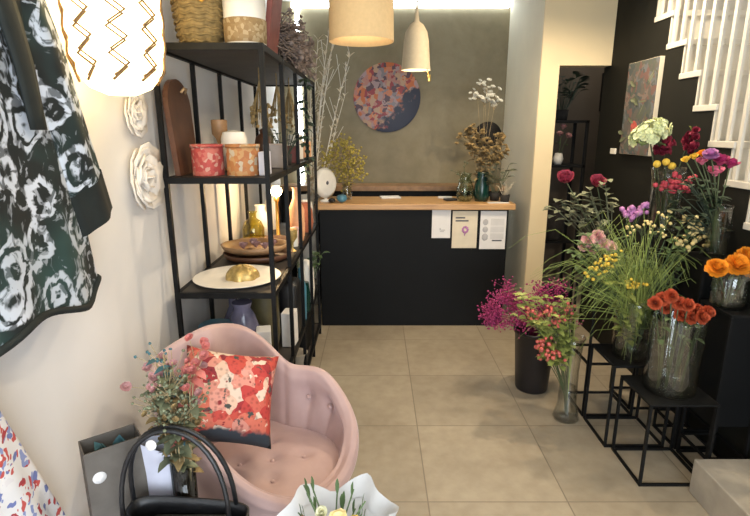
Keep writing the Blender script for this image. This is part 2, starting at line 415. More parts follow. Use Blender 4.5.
# ---------------------------------------------------------------- room shell
struct('floor', MB().box(-1.02, 2.75, -1.7, 5.9, -.1, 0), 'floor')
struct('ceiling', MB().box(-1.02, 1.80, -1.7, 5.9, 2.72, 2.82).box(1.80, 2.75, -1.7, 5.9, 3.6, 3.7).box(1.80, 1.86, -1.7, 4.1, 2.82, 3.6), 'ceiling_paint')
struct('wall_left', MB().box(-1.02, -.92, -1.7, 5.1, 0, 2.72), 'left_paint')
struct('wall_back', MB().box(-.92, 1.22, 5.0, 5.1, 0, 2.72), 'cement')
struct('wall_recess', MB().box(1.22, 1.30, 4.0, 5.1, 0, 2.72), 'recess_paint')
struct('wall_pier', MB().box(1.2215, 1.36, 3.985, 4.10, 0, 2.72).box(1.36, 1.7385, 3.985, 4.10, 2.06, 2.72), 'cream_paint')
# dark wall under the stair, cut in steps along its top edge
Y0, Z0, RUN, RISE = 3.43, 2.245, .177, .183
pts = [(-1.7, 0), (4.10, 0), (4.10, 2.72)]
steps = []
k = -2
while True:
    y, z = Y0 - RUN * k, Z0 - RISE * k
    if z < .17: break
    steps.append((y, z)); k += 1
prof = []
for i, (y, z) in enumerate(steps):
    prof.append((y, min(z + RISE, 2.72))); prof.append((y, z))
poly = pts + [(prof[0][0], 2.72)] + prof[1:]
ylast = steps[-1][0] - RUN
poly += [(ylast, steps[-1][1]), (ylast, .17), (-1.7, .17)]
def prism_x(mb, poly, x0, x1):
    a = [mb.bm.verts.new((x0, y, z)) for y, z in poly]; b = [mb.bm.verts.new((x1, y, z)) for y, z in poly]
    mb.bm.faces.new(a); mb.bm.faces.new(b[::-1])
    for i in range(len(poly)):
        j = (i + 1) % len(poly); mb.bm.faces.new((a[j], a[i], b[i], b[j]))
    return mb
struct('wall_right', prism_x(MB(), poly, 1.74, 1.80), 'dark_paint')
struct('wall_stairwell', MB().box(2.65, 2.75, -1.7, 4.1, 0, 3.6).box(1.80, 2.65, 4.02, 4.1, 0, 3.6), 'white_paint')
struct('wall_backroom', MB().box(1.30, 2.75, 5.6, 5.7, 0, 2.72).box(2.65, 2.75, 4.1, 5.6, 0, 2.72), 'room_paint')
struct('wall_front', MB().box(-.92, 1.74, -1.7, -1.6, 0, .25).box(-.92, 1.74, -1.7, -1.6, 2.45, 2.72).box(-.92, -.7, -1.7, -1.6, .25, 2.45).box(1.55, 1.74, -1.7, -1.6, .25, 2.45).box(1.80, 2.65, -1.7, -1.6, 0, 3.6), 'white_paint')
w = MB()
for x in (-.70, .38, 1.49): w.box(x, x + .06, -1.67, -1.63, .25, 2.45)
for z in (.25, 2.39): w.box(-.70, 1.55, -1.67, -1.63, z, z + .06)
struct('window_1', w, 'black_metal')
struct('baseboard_back', MB().box(-.92, 1.22, 4.985, 5.0, 0, .08), 'white_paint')

# ---------------------------------------------------------------- staircase
st = thing('staircase', 'white folded staircase climbing away above the dark wall, with a screen of white rods', 'staircase', (1.80, 1.2, 0))
def bx(n, m, parent, off, *a, bev=0):
    o = MB().box(*a, bev=bev).build(n, m, parent, smooth=False)
    o.data.transform(Matrix.Translation(-V(off))); return o
off = (1.80, 1.2, 0)
rodn = 0
for i, (y, z) in enumerate(steps):
    bx('tread', 'white_metal', st, off, 1.733, 2.648, y - RUN - .025, y, z, z + .032, bev=.003)
    if z + RISE < 3.0:
        bx('riser', 'white_metal', st, off, 1.742, 2.648, y - .012, y + .0, z + .032, z + RISE)
    if rodn < 98:
        for q in (.045, .133):
            yy = y - q; top = min(2.70, z + 1.15)
            bx('baluster', 'white_metal', st, off, 1.742, 1.757, yy - .011, yy + .011, z + .032, top); rodn += 1
ss = MB().box(1.43, 1.735, .9, 2.0, 0, .17, bev=.006).build('stone_step', 'stone', smooth=False)
tag(ss, 'pale stone bottom step at the foot of the dark wall', 'step')

# ---------------------------------------------------------------- counter and back desk
ct = thing('shop_counter', 'black shop counter with a thick light wooden top', 'counter', (.31, 4.25, 0))
o = MB().box(-.755, .755, -.22, .22, 0, .985, bev=.004).build('body', 'counter_black', ct, smooth=False)
o = MB().box(-.785, .80, -.255, .22, .986, 1.035, bev=.006).build('worktop', 'counter_wood', ct, smooth=False); o['label'] = 'light oak worktop'
bd = thing('back_desk', 'low dark back desk with a brown top along the cement wall', 'desk', (.30, 4.85, 0))
MB().box(-1.18, .90, -.11, .12, 0, 1.05).build('body', 'counter_black', bd, smooth=False)
MB().box(-1.18, .90, -.13, .12, 1.051, 1.10, bev=.004).build('desk_top', 'mid_wood', bd, smooth=False)

def poster(name, label, u0, v0, u1, v1, m):
    Yp = 4.0285
    a, b = pY(u0, v1, Yp), pY(u1, v0, Yp)
    t = thing(name, label, 'notice', (a.x, Yp, a.z), 0, None)
    w, h = b.x - a.x, b.z - a.z
    MB().box(0, w, -.0015, .0015, 0, h).build('sheet', m, t, smooth=False)
    return t, w, h
def ink(t, n, m, w, h, rects):
    mb = MB()
    for x0, x1, z0, z1 in rects: mb.box(x0 * w, x1 * w, -.0025, -.0015, z0 * h, z1 * h)
    return mb.build(n, m, t, smooth=False)
t, w, h = poster('notice_sheet', 'small white notice, leftmost of three on the counter front', 431.5, 210, 451, 238, 'paper')
ink(t, 'printing', 'ink_pale', w, h, [(.42, .48, .28, .36), (.48, .72, .27, .30), (.44, .66, .22, .245)])
t, w, h = poster('notice_sheet', 'cream notice with two bold heading lines, middle of three on the counter front', 451.5, 211, 478, 248, 'paper_cream')
ink(t, 'printing', 'ink', w, h, [(.12, .50, .80, .84), (.12, .64, .72, .76)])
pm = MB()
for k in range(9):
    a = k * .7; pm.ball((w * .52 + .02 * math.cos(a), -.003, h * .5 + .022 * math.sin(a)), .011, 1, (1, .12, 1))
pm.tube([(w * .52, -.003, h * .45), (w * .5, -.003, h * .34)], .004)
pm.build('flower_drawing', 'lilac', t)
t, w, h = poster('notice_sheet', 'white notice with a dark icon column, rightmost of three on the counter front', 479, 211, 507, 249, 'paper')
ink(t, 'printing', 'ink', w, h, [(.48, .86, .21, .245)])
pm = MB()
for zz, rr in ((.71, .022), (.52, .022), (.32, .026)): pm.ball((w * .20, -.002, h * zz), rr, 2, (1, .08, 1.15))
pm.build('icons', 'ink_pale', t)
ink(t, 'boxes', 'wrap', w, h, [(.40, .92, .62, .80), (.40, .92, .44, .60), (.40, .92, .27, .42)])

# led strips
led = thing('led_strip', 'bright white light strip framing the cement wall along its top and left edge', 'light strip', (.3, 4.984, 2.0))
MB().box(-1.05, .90, -.015, .015, .665, .705).build('top_strip', 'led', led, smooth=False)
MB().box(-1.02, -.985, -.015, .015, -.90, .66).build('side_strip', 'led', led, smooth=False)

# round print
o = MB()
o.lathe([(0, -.012), (.30, -.012), (.312, -.008), (.312, .008), (.30, .012), (0, .012)], 48)
bmesh.ops.rotate(o.bm, cent=(0, 0, 0), matrix=Matrix.Rotation(R(90), 3, 'X'), verts=o.bm.verts)
bmesh.ops.translate(o.bm, vec=(.112, 4.986, 1.89), verts=o.bm.verts)
o = o.build('round_wall_print', 'round_print', origin=(.112, 4.986, 1.89)); shade_sharp(o)
tag(o, 'round floral print in orange, pink and navy on the cement wall', 'wall art')

# ---------------------------------------------------------------- vases and small props
def vase_prof(prof, t=.004):
    inner = [(max(r - t, .001), z + (t * 1.5 if i == 0 else 0)) for i, (r, z) in enumerate(prof)]
    return [(0, prof[0][1])] + prof + inner[::-1] + [(0, inner[0][1])]
def vase(name, label, loc, prof, m='glass', water=None, cat='vase', n=32, group=None, wob=0):
    t = thing(name, label, cat, loc, 0, group)
    MB().lathe(vase_prof(prof), n, wob=wob).build('vessel', m, t)
    if water:
        zs = [z for _, z in prof]
        rs = [r for r, _ in prof]
        pr = [(0, .008)]
        for k in range(7):
            z = .008 + (water - .008) * k / 6
            pr.append((max(np.interp(z, zs, rs) - .007, .004), z))
        pr.append((0, water))
        MB().lathe(pr, n).build('water', 'water', t)
    return t
def solid(name, label, loc, prof, m, cat, group=None, n=28, wob=0):
    p = prof if prof[0][0] == 0 else [(0, prof[0][1])] + prof
    if p[-1][0] > 0: p = p + [(0, p[-1][1])]
    o = MB().lathe(p, n, wob=wob).build(name, m); o.location = V(loc); shade_sharp(o, 50)
    return tag(o, label, cat, group)
def boxthing(name, label, cat, loc, dims, m, rz=0, bev=.004, group=None):
    w, d, h = dims
    o = MB().box(-w / 2, w / 2, -d / 2, d / 2, 0, h, bev=bev).build(name, m, smooth=False)
    o.location = V(loc); o.rotation_euler = (0, 0, rz); return tag(o, label, cat, group)

def arc(a, b, sag=.0, n=6, side=V((0, 0, 0))):
    a, b = V(a), V(b); out = []
    for i in range(n):
        t = i / (n - 1); s = math.sin(math.pi * t)
        z = a.z + (b.z - a.z) * t
        e = t ** 1.6
        out.append(V((a.x + (b.x - a.x) * e, a.y + (b.y - a.y) * e, z)) + side * s - V((0, 0, sag * s)))
    return out

HEADS = {
 'ball': [(4, 12, .55), (6, 30, .7), (8, 52, .82), (10, 74, .92), (10, 95, .95), (9, 118, .9)],
 'pom': [(5, 8, .85), (9, 24, .9), (12, 40, .95), (14, 57, 1.0), (15, 75, 1.0), (15, 95, 1.0), (13, 115, .95)],
 'rose': [(3, 8, .7), (4, 22, .85), (5, 38, .95), (6, 58, 1.0)],
 'open': [(6, 55, .8), (8, 80, 1.0)],
}
def flower(name, label, base, head, size, m, kind='ball', ax=None, group=None, leaves=2, lm='leaf', seed=0, stem=.003, sm='stem', wide=1.0, leafsize=.06, core=.3):
    base, head = V(base), V(head)
    t = thing(name, label, 'flower', base, 0, group)
    path = [p - base for p in arc(base, head)]
    d = (path[-1] - path[-2]).normalized()
    if ax is None: ax = (d + V((0, -.35, .3))).normalized()
    MB().petals(head - base, ax, size, HEADS[kind], seed, wide=wide, core=core).build('flower_head', m, t)
    if m == 'orange': MB().ball(head - base + V(ax).normalized() * size * .36, size * .26, 2).build('flower_centre', 'seed_dark', t)
    MB().tube(path, stem, 5).build('stem', sm, t)
    rng = random.Random(seed + 5)
    for k in range(leaves):
        i = rng.choice([3, 4]) if len(path) > 4 else 1
        p = path[i].lerp(path[i - 1], rng.random() * .6)
        a = rng.random() * 6.28
        MB().leaf(p, (math.cos(a), math.sin(a) - .4, .45), leafsize * rng.uniform(.8, 1.3), leafsize * .28, .4).build('leaf', lm, t)
    return t
def spray(name, label, base, tips, m, dot, cat='flower', group=None, lm='leaf', nleaf=6, sm='stem', lmin=2, dots=6, spread=.03, seed=0, leafsize=.05, leafw=.3, st=.0022, kind='ball'):
    """one branching stem with clusters of small blooms on its tips"""
    base = V(base); rng = random.Random(seed)
    t = thing(name, label, cat, base, 0, group)
    S, B, L = MB(), MB(), MB()
    for tp in tips:
        path = [p - base for p in arc(base, V(tp))]
        S.tube(path, [st * 1.2] * 3 + [st] * 3, 5)
        for k in range(dots):
            q = path[-1] + V((rng.gauss(0, 1), rng.gauss(0, 1), rng.gauss(0, .8))) * spread
            S.tube([path[-1].lerp(path[-2], .35), q], st * .6, 4, False)
            if kind == 'ball': B.ball(q, dot * rng.uniform(.75, 1.2), 1)
            else: B.petals(q, (rng.gauss(0, .4), -.6, .8), dot * rng.uniform(.8, 1.2), HEADS[kind], rng.randrange(999))
        for k in range(nleaf):
            i = rng.randint(lmin, 5); p = path[i].lerp(path[i - 1], rng.random())
            a = rng.random() * 6.28
            L.leaf(p, (math.cos(a), math.sin(a), rng.uniform(.1, .8)), leafsize * rng.uniform(.7, 1.3), leafsize * leafw, .4)
    B.build('blossoms', m, t); S.build('stem', sm, t)
    if nleaf: L.build('leaves', lm, t)
    return t

# items on the counter (z = 1.035)
CZ = 1.036
solid('green_bottle_vase', 'unused', (0, 0, -5), [(.01, 0), (.01, .01)], 'glass', 'vase') if False else None
vase('glass_jug', 'clear greenish ribbed glass vase beside the teal vase on the counter', (.735, 4.16, CZ), [(.045, 0), (.068, .03), (.072, .09), (.055, .15), (.04, .19), (.05, .225)], 'glass_green', .1, wob=.04)
vase('teal_vase', 'dark teal glazed vase in the middle of the vases at the counter end', (.87, 4.17, CZ), [(.052, 0), (.062, .04), (.06, .13), (.046, .18), (.042, .21), (.05, .235)], 'teal_glaze')
def pot_plant(label, loc, pr, ph, m, lm, h, n, seed):
    t = thing('potted_plant', label, 'plant', loc)
    MB().lathe(vase_prof([(pr * .8, 0), (pr, ph)]), 20).build('pot', m, t)
    rng = random.Random(seed); L = MB()
    for k in range(n):
        a = rng.random() * 6.28; p = V((math.cos(a) * pr * .4, math.sin(a) * pr * .4, ph * .8))
        q = p + V((math.cos(a) * h * .35, math.sin(a) * h * .35, h * rng.uniform(.5, 1)))
        L.tube([p, q], .002, 4, False); L.leaf(q, (math.cos(a), math.sin(a), .5), h * .3, h * .1); L.leaf(p.lerp(q, .6), (math.sin(a), math.cos(a), .4), h * .25, h * .08)
    L.build('foliage', lm, t); return t
pot_plant('small dark pot with dry upright sprigs at the right counter end', (.985, 4.20, CZ), .045, .07, 'dark_felt', 'leaf_sage', .25, 22, 3)
pot_plant('low black pot of pale sprigs at the right counter corner', (1.045, 4.10, CZ), .04, .06, 'dark_felt', 'dry_pale', .12, 12, 4)
# dried bouquet rises from the teal vase
tips = [pY(u, v, 4.2) for u, v in ((466, 138), (473, 130), (480, 140), (488, 148), (497, 142), (502, 152), (483, 155), (470, 147), (494, 158))]
spray('dried_bouquet', 'brown and gold dried flowers fanning out of the teal vase', (.87, 4.17, CZ + .02), tips, 'dry_bloom', .020, 'bouquet', lm='dry_bloom', sm='dry_stem', nleaf=16, dots=18, spread=.038, seed=11, leafsize=.06, kind='open')
tips = [pY(u, v, 4.3) for u, v in ((477, 92), (487, 84), (495, 104), (484, 100), (491, 92))]
spray('lunaria_branch', 'white silvery seed-disc branch standing highest in the teal vase', (.872, 4.19, CZ + .02), tips, 'silver_disc', .020, 'bouquet', lm='silver_disc', sm='dry_stem', nleaf=0, dots=9, spread=.036, seed=12, st=.0013, kind='open')
tips = [pY(u, v, 4.15) for u, v in ((458, 172), (464, 166), (469, 174))]
spray('eucalyptus_sprig', 'pale green leafy sprigs in the ribbed glass vase', (.735, 4.16, CZ + .02), tips, 'leaf_sage', .008, 'foliage', lm='leaf_sage', nleaf=8, dots=3, seed=13, leafsize=.04, leafw=.4)
# dark round hat on the recess wall
hb = MB(); hb.lathe([(0, 0), (.13, 0), (.132, .006), (.07, .014), (.062, .06), (.04, .075), (0, .078)], 32)
hb = hb.build('felt_hat', 'dark_felt'); hb.location = (1.075, 4.999, 1.545); hb.rotation_euler = (R(90), 0, 0)
tag(hb, 'dark round brimmed hat hung on the cement wall by the corner', 'hat')
boxthing('paper_pad', 'white paper pad lying towards the back of the counter, left of the vases', 'paper pad', (.13, 4.36, CZ), (.17, .12, .012), 'paper', .15)
boxthing('white_card', 'white card lying on the counter beside the glass vase', 'card', (.60, 4.36, CZ), (.12, .10, .008), 'paper', -.1)
boxthing('black_card_reader', 'small black card reader in front of the white card on the counter', 'card reader', (.62, 4.19, CZ), (.10, .07, .018), 'black_leather', .3, .006)
boxthing('order_slip', 'cream slip of paper on the right front corner of the worktop', 'paper', (.98, 4.055, CZ), (.17, .07, .003), 'paper', .05, 0)
# left end of the counter
solid('blue_glass_ball', 'small blue glass ball on the left end of the counter', (-.265, 4.08, CZ), [(.012, 0), (.034, .012), (.044, .033), (.034, .056), (0, .066)], 'blue_glaze', 'ornament')
solid('black_pebble', 'small black pebble beside the blue glass ball on the counter', (-.345, 4.07, CZ), [(.015, 0), (.03, .014), (.022, .03), (0, .036)], 'black_leather', 'ornament')
disc = MB(); disc.lathe([(0, -.02), (.10, -.022), (.122, 0), (.10, .022), (.09, .03), (.06, .018), (.04, .03), (0, .018)], 36)
bmesh.ops.rotate(disc.bm, cent=(0, 0, 0), matrix=Matrix.Rotation(R(48), 3, 'Z') @ Matrix.Rotation(R(84), 3, 'X'), verts=disc.bm.verts)
t = thing('white_disc_ornament', 'white round disc ornament with a dark centre on a foot, left end of the counter', 'ornament', (-.40, 4.13, CZ))
bmesh.ops.translate(disc.bm, vec=(0, 0, .15), verts=disc.bm.verts)
disc.build('disc', 'white_ceramic', t); MB().ball((.019, -.018, .152), .016, 2, (.7, .7, 1)).build('centre', 'ink', t)
MB().lathe([(0, 0), (.05, 0), (.045, .012), (.012, .02), (.01, .035), (0, .035)], 20).build('foot', 'white_ceramic', t)
vase('mimosa_vase', 'clear glass vase holding the yellow mimosa on the counter', (-.235, 4.27, CZ), [(.035, 0), (.045, .05), (.036, .1), (.04, .13)], 'glass', .06)
tips = [pY(u, v, 4.28) for u, v in ((334, 152), (342, 142), (350, 150), (357, 160), (338, 165), (348, 168), (360, 172), (345, 178), (330, 160))]
spray('mimosa_bouquet', 'fluffy yellow mimosa bouquet at the left end of the counter', (-.235, 4.27, CZ + .012), tips, 'mimosa', .0115, 'bouquet', lm='mimosa', sm='dry_stem', nleaf=12, dots=34, spread=.042, seed=21, leafsize=.04)
# tall white branches in a floor urn behind the counter
urn = vase('white_urn', 'tall white urn behind the left end of the counter', (-.62, 4.595, 0), [(.08, 0), (.105, .2), (.11, .5), (.085, .85), (.06, .98), (.07, 1.03)], 'white_ceramic')
tips = [pY(u, v, 4.55) for u, v in ((330, 20), (318, 40), (350, 55), (338, 8), (325, 70), (311, 90), (345, 95))]
S = MB(); Lf = MB(); base = V((-.62, 4.595, .03)); rng = random.Random(4)
for tp in tips:
    pth = [p - base for p in arc(base, tp, n=9)]
    S.tube(pth, [.007, .007, .006, .006, .005, .005, .004, .003, .002], 6)
    for k in range(4):
        i = rng.randint(5, 8); a = pth[i]
        S.tube([a, a + V((rng.uniform(-.12, .12), rng.uniform(-.1, .1), rng.uniform(.1, .3)))], .0022, 4)
    for k in range(46):
        i = rng.randint(4, 8); a = pth[i].lerp(pth[i - 1], rng.random())
        Lf.leaf(a, (rng.uniform(-1, 1), rng.uniform(-1, 1), 1.1), rng.uniform(.05, .10), .010)
t = thing('white_branches', 'bleached white branches and plumes rising from the white urn', 'branches', base)
S.build('twigs', 'white_branch', t); Lf.build('plumes', 'dry_pale', t)['kind'] = 'stuff'

# ---------------------------------------------------------------- pendants
def pend(name, label, x, y, zb, prof, shade_m, bulb_z, bm_='bulb_soft', bulb_r=.04, cord_r=.004):
    t = thing(name, label, 'pendant lamp', (x, y, zb))
    MB().lathe(prof, 40).build('lamp_shade', shade_m, t)
    top = max(z for _, z in prof)
    MB().tube([(0, 0, top - .01), (0, 0, 2.72 - zb)], cord_r, 8).build('cord', 'cord', t)
    MB().ball((0, 0, bulb_z), bulb_r, 2).build('bulb', bm_, t)
    MB().lathe([(0, 2.70 - zb), (.045, 2.70 - zb), (.045, 2.72 - zb), (0, 2.72 - zb)], 20).build('ceiling_rose', 'white_ceramic', t)
    return t
pend('drum_pendant', 'large cream drum pendant lamp hanging nearest over the shop floor', -.062, 2.5, 1.99, [(.148, 0), (.141, .42), (.12, .43), (.012, .432), (.012, .428), (.12, .426), (.138, .418), (.145, .0), (.148, 0)], 'drum_shade', .22)
bp = pend('bell_pendant', 'small white bell pendant lamp with a brass tag, hanging in front of the round print', .272, 3.6, 1.985, [(.098, 0), (.094, .03), (.082, .18), (.072, .235), (.045, .28), (.018, .30), (.010, .36), (.006, .42), (.004, .418), (.008, .35), (.014, .296), (.04, .274), (.067, .23), (.077, .178), (.090, .03), (.095, 0), (.098, 0)], 'bell_shade', .06, 'bulb_soft', .045)
MB().tube([(.07, -.02, .01), (.085, -.03, -.035), (.095, -.035, -.04)], .003, 5).box(.078, .096, -.036, -.026, -.075, -.03, bev=.003).build('tag', 'brass', bp)

# woven lamp at the left wall
wl = thing('woven_lamp', 'glowing white woven lamp with brown zigzag weave beside the wall at left', 'lamp', (-.765, 1.62, 1.70))
MB().lathe([(0, 0), (.04, .002), (.085, .022), (.115, .06), (.128, .11), (.132, .2), (.128, .4), (.11, .5), (.05, .54), (0, .545)], 48).build('lamp_shade', 'woven_shade', wl)
zz = MB()
for col in range(9):
    a0 = R(-62) + 6.2832 * col / 9
    for off in (-.012, .0):
        P = []
        for k in range(14):
            z = .05 + .034 * k; a = a0 + (.17 if k % 2 else -.17) + off * 4
            r = float(np.interp(z, [0, .022, .06, .11, .2, .4, .5], [.0, .085, .115, .128, .132, .128, .11])) + .003
            P.append((r * math.cos(a), r * math.sin(a), z + off))
        zz.tube(P, .0042, 5, False)
zz.build('zigzag_weave', 'rattan', wl)
MB().tube([(0, 0, .54), (0, 0, 1.02)], .004, 6).build('cord', 'cord', wl)

# plaster ornaments
def rosette(label, y, z, r, seed):
    t = MB()
    t.petals((0, 0, 0), (1, 0, .0), r, [(5, 20, .45), (7, 45, .7), (9, 66, .95), (10, 80, 1.05)], seed, cup=.5, wide=1.1, core=.25)
    for v in t.bm.verts: v.co.x *= .55
    t.lathe([(0, 0), (r * .4, 0)], 8)
    o = t.build('plaster_rosette', 'plaster')
    o.location = (-.905, y, z); o.modifiers.new('thick', 'SOLIDIFY').thickness = .005
    return tag(o, label, 'wall ornament', 'plaster rosettes on the left wall')
rosette('large white plaster flower on the wall left of the shelves', 1.99, 1.42, .135, 31)
rosette('small white plaster flower on the wall just below the woven lamp', 1.98, 1.66, .085, 32)

# ---------------------------------------------------------------- shelving unit
SX0, SX1, SY0, SY1 = -.875, -.435, 2.13, 3.86
sh = thing('shelving_unit', 'tall black metal shelving unit along the white wall', 'shelf', (SX0, SY0, 0))
posts = [SY0 + (SY1 - SY0) * k / 4 for k in range(5)]
def loc(o): o.data.transform(Matrix.Translation(-V((SX0, SY0, 0)))); return o
for y in posts:
    for x in (SX0, SX1 - .019):
        loc(MB().box(x, x + .019, y - .0095, y + .0095, 0, 1.928).build('post', 'black_metal', sh, smooth=False))
LV = [.08, .40, .90, 1.40, 1.92]
for z in LV:
    p = loc(MB().box(SX0 + .023, SX1 - .023, SY0 + .012, SY1 - .012, z - .008, z + .008).build('shelf_board', 'shelf_board', sh, smooth=False))
    f = MB()
    f.box(SX0 + .001, SX1 - .001, SY0 - .009, SY0 + .011, z - .017, z + .009).box(SX0 + .001, SX1 - .001, SY1 - .011, SY1 + .009, z - .017, z + .009)
    f.box(SX0 + .002, SX0 + .02, SY0, SY1, z - .017, z + .009).box(SX1 - .02, SX1 - .002, SY0, SY1, z - .017, z + .009)
    f = loc(f.build('rail', 'black_metal', sh, smooth=False)); f.parent = p
S = [z + .0095 for z in LV]
# top shelf
bk = thing('straw_basket', 'ochre straw basket at the near end of the top shelf', 'basket', (-.725, 2.29, S[4]))
MB().lathe(vase_prof([(.075, 0), (.092, .04), (.102, .14), (.105, .24)], .006), 30, wob=.02).build('basket_body', 'straw', bk)
bt = MB()
for k in range(9):
    z = .02 + k * .025; r = float(np.interp(z, [0, .04, .14, .24], [.077, .093, .104, .108]))
    bt.tube([(r * math.cos(6.2832 * j / 24), r * math.sin(6.2832 * j / 24), z + .004 * (-1) ** j) for j in range(25)], .006, 5, False)
bt.build('weave', 'straw', bk)
for nm, u0, sd in (('a', 0, 1), ('b', 1, 2)):
    spray('dried_strawflower', ['amber dried flowers hanging over the left of the straw basket', 'amber dried flowers standing in the straw basket'][u0], (-.725, 2.29, S[4] + .02), [V((-.76 + .06 * u0, 2.21, 2.14)), V((-.73 + .05 * u0, 2.2, 2.20)), V((-.70 + .05 * u0, 2.25, 2.24))], 'amber_petals', .016, 'dried flowers', nleaf=0, sm='dry_stem', dots=12, spread=.028, seed=40 + sd)
cp_ = thing('ceramic_planter', 'white ceramic planter with a gold patterned lower half on the top shelf', 'planter', (-.535, 2.27, S[4]))
MB().lathe(vase_prof([(.078, 0), (.083, .01), (.086, .2)], .006), 36).build('pot', 'white_ceramic', cp_)
MB().lathe([(.0805, .012), (.0855, .018), (.088, .10), (.0855, .106)], 36).build('gold_band', 'gold_band', cp_)
MB().lathe([(0, -.0005), (.07, -.0005), (.07, .004), (0, .004)], 24).build('saucer', 'white_ceramic', cp_)
bb = MB().box(-.012, .012, -.11, .11, 0, .30, bev=.004, mx=Matrix.Rotation(R(8), 4, 'Y')).build('wooden_board', 'book_red', smooth=False)
bb.location = (-.485, 2.52, S[4] + .003); tag(bb, 'dark red wooden panel standing behind the ceramic planter', 'panel')
rng = random.Random(5); B1, B2 = MB(), MB()
for k in range(520):
    y0 = rng.uniform(-.10, .75); a = rng.gauss(0, .5)
    p = V((rng.gauss(.01, .03), y0, .03 + abs(rng.gauss(0, .085))))
    q = p + V((rng.gauss(.02, .05), rng.uniform(.12, .35), rng.gauss(.03, .05)))
    q.z = max(q.z, .006); q.x = min(q.x, .10)
    B1.tube([p, p.lerp(q, .5) + V((0, 0, .012)), q], .0035, 4, False)
    if k % 2 == 0: B2.ball(q, rng.uniform(.008, .017), 1, (1, 1.8, 1))
t = thing('dried_grass_bundle', 'greyish pink dried grass bundle lying along the front edge of the top shelf', 'dried flowers', (-.50, 2.68, S[4]))
B1.build('stalks', 'dry_grey', t); B2.build('seed_heads', 'dry_grey', t)['kind'] = 'stuff'
boxthing('storage_box', 'grey-brown box at the far end of the top shelf', 'box', (-.73, 3.2, S[4]), (.22, .3, .2), 'grey_box')
# second shelf
cb = thing('cutting_board', 'tall dark brown wooden board with a rounded top leaning on the wall', 'cutting board', (-.845, 2.295, S[3]))
pb = []
for k in range(13):
    a = math.pi * k / 12; pb.append((.13 * math.cos(a), .29 + .11 * math.sin(a)))
pb = [(.12, 0)] + pb + [(-.12, 0)]
mb = prism_x(MB(), pb, -.010, .012)
bmesh.ops.transform(mb.bm, matrix=Matrix.Rotation(R(-4), 4, 'Y'), verts=mb.bm.verts)
bmesh.ops.translate(mb.bm, vec=(.012, 0, .001), verts=mb.bm.verts)
mb.build('board', 'brown_wood', cb, smooth=False)
MB().tube([(.012, .03 + .02, .345), (.022, .03 + .01, .362), (.022, .03 - .02, .362), (.012, .0, .345)], .006, 6).build('handle', 'pale_wood', cb)
solid('wooden_goblet', 'turned wooden goblet standing behind the tins', (-.745, 2.52, S[3]), [(.038, 0), (.036, .012), (.012, .03), (.011, .12), (.02, .15), (.036, .17), (.038, .235), (.03, .238)], 'mid_wood', 'goblet')
def tin(label, loc_, r, h, m):
    t = thing('tin', label, 'tin', loc_, 0, 'tins on the second shelf')
    MB().lathe([(0, 0), (r, 0), (r, h), (0, h)], 36).build('can', m, t); shade_sharp(t.children[0])
    MB().lathe([(r * .9, h), (r + .004, h - .008), (r + .004, h + .006), (r * .93, h + .006), (r * .9, h)], 36).build('rim', m, t)
    return t
tin('red patterned tin beside the brown board on the second shelf', (-.725, 2.25, S[3]), .067, .125, 'red_tin')
tin('orange and cream patterned tin near the front shelf corner', (-.572, 2.25, S[3]), .070, .125, 'orange_tin')
solid('cream_bowl', 'pale cream lidded bowl standing behind the orange tin', (-.66, 2.45, S[3]), [(.04, 0), (.06, .05), (.06, .15), (.05, .18), (0, .19)], 'white_ceramic', 'bowl')
boxthing('blue_card_box', 'small white and blue box beside the orange tin at the corner', 'box', (-.478, 2.25, S[3]), (.035, .10, .10), 'lilac_paper')
boxthing('grey_gift_box', 'dusky grey box standing in the second bay of the second shelf', 'box', (-.52, 2.72, S[3]), (.10, .14, .12), 'grey_box')
boxthing('dark_red_box', 'small dark red box in the third bay of the second shelf', 'box', (-.49, 3.10, S[3]), (.07, .10, .10), 'book_red')
solid('brown_jar', 'brown stoneware jar against the wall on the second shelf', (-.76, 2.85, S[3]), [(.05, 0), (.062, .06), (.055, .13), (.035, .16), (.04, .18)], 'mid_wood', 'jar')
pot_plant('small dark trailing plant on the grey box end of the second shelf', (-.50, 2.89, S[3]), .04, .06, 'dark_felt', 'leaf_dark', .14, 18, 8)
for i, (y, x) in enumerate(((2.78, -.60), (3.05, -.56), (3.3, -.53))):
    L = MB(); rng = random.Random(60 + i)
    L.tube([(0, 0, 0), (0, 0, -.08)], .003, 5)
    for k in range(26):
        a = rng.random() * 6.28; L.tube([(0, 0, -.06), (.02 * math.cos(a), .02 * math.sin(a), -.14), (.045 * math.cos(a), .045 * math.sin(a), -rng.uniform(.2, .3))], .002, 4, False)
        L.ball((.045 * math.cos(a), .045 * math.sin(a), -rng.uniform(.18, .3)), .011, 1)
    o = L.build('hanging_dried_bunch', 'dry_bloom'); o.location = (x, y, LV[4] - .009)
    tag(o, ['brown dried bunch hanging under the top shelf, nearest of three', 'brown dried bunch hanging under the top shelf, middle of three', 'brown dried bunch hanging under the top shelf, farthest of three'][i], 'dried flowers', 'dried bunches hanging under the top shelf')
gl = MB(); rng = random.Random(9)
gp = [V((.015 * math.sin(k * 1.3), .012 * math.cos(k), -.042 * k)) for k in range(14)]
gl.tube(gp, .0025, 5)
for k in range(70):
    p = rng.choice(gp); a = rng.random() * 6.28
    gl.leaf(p, (math.cos(a), math.sin(a), -.3), .045, .014)
o = gl.build('leaf_garland', 'leaf_dark'); o.location = (-.425, 3.22, 1.90); tag(o, 'dark green leaf garland hanging down the front posts', 'garland')
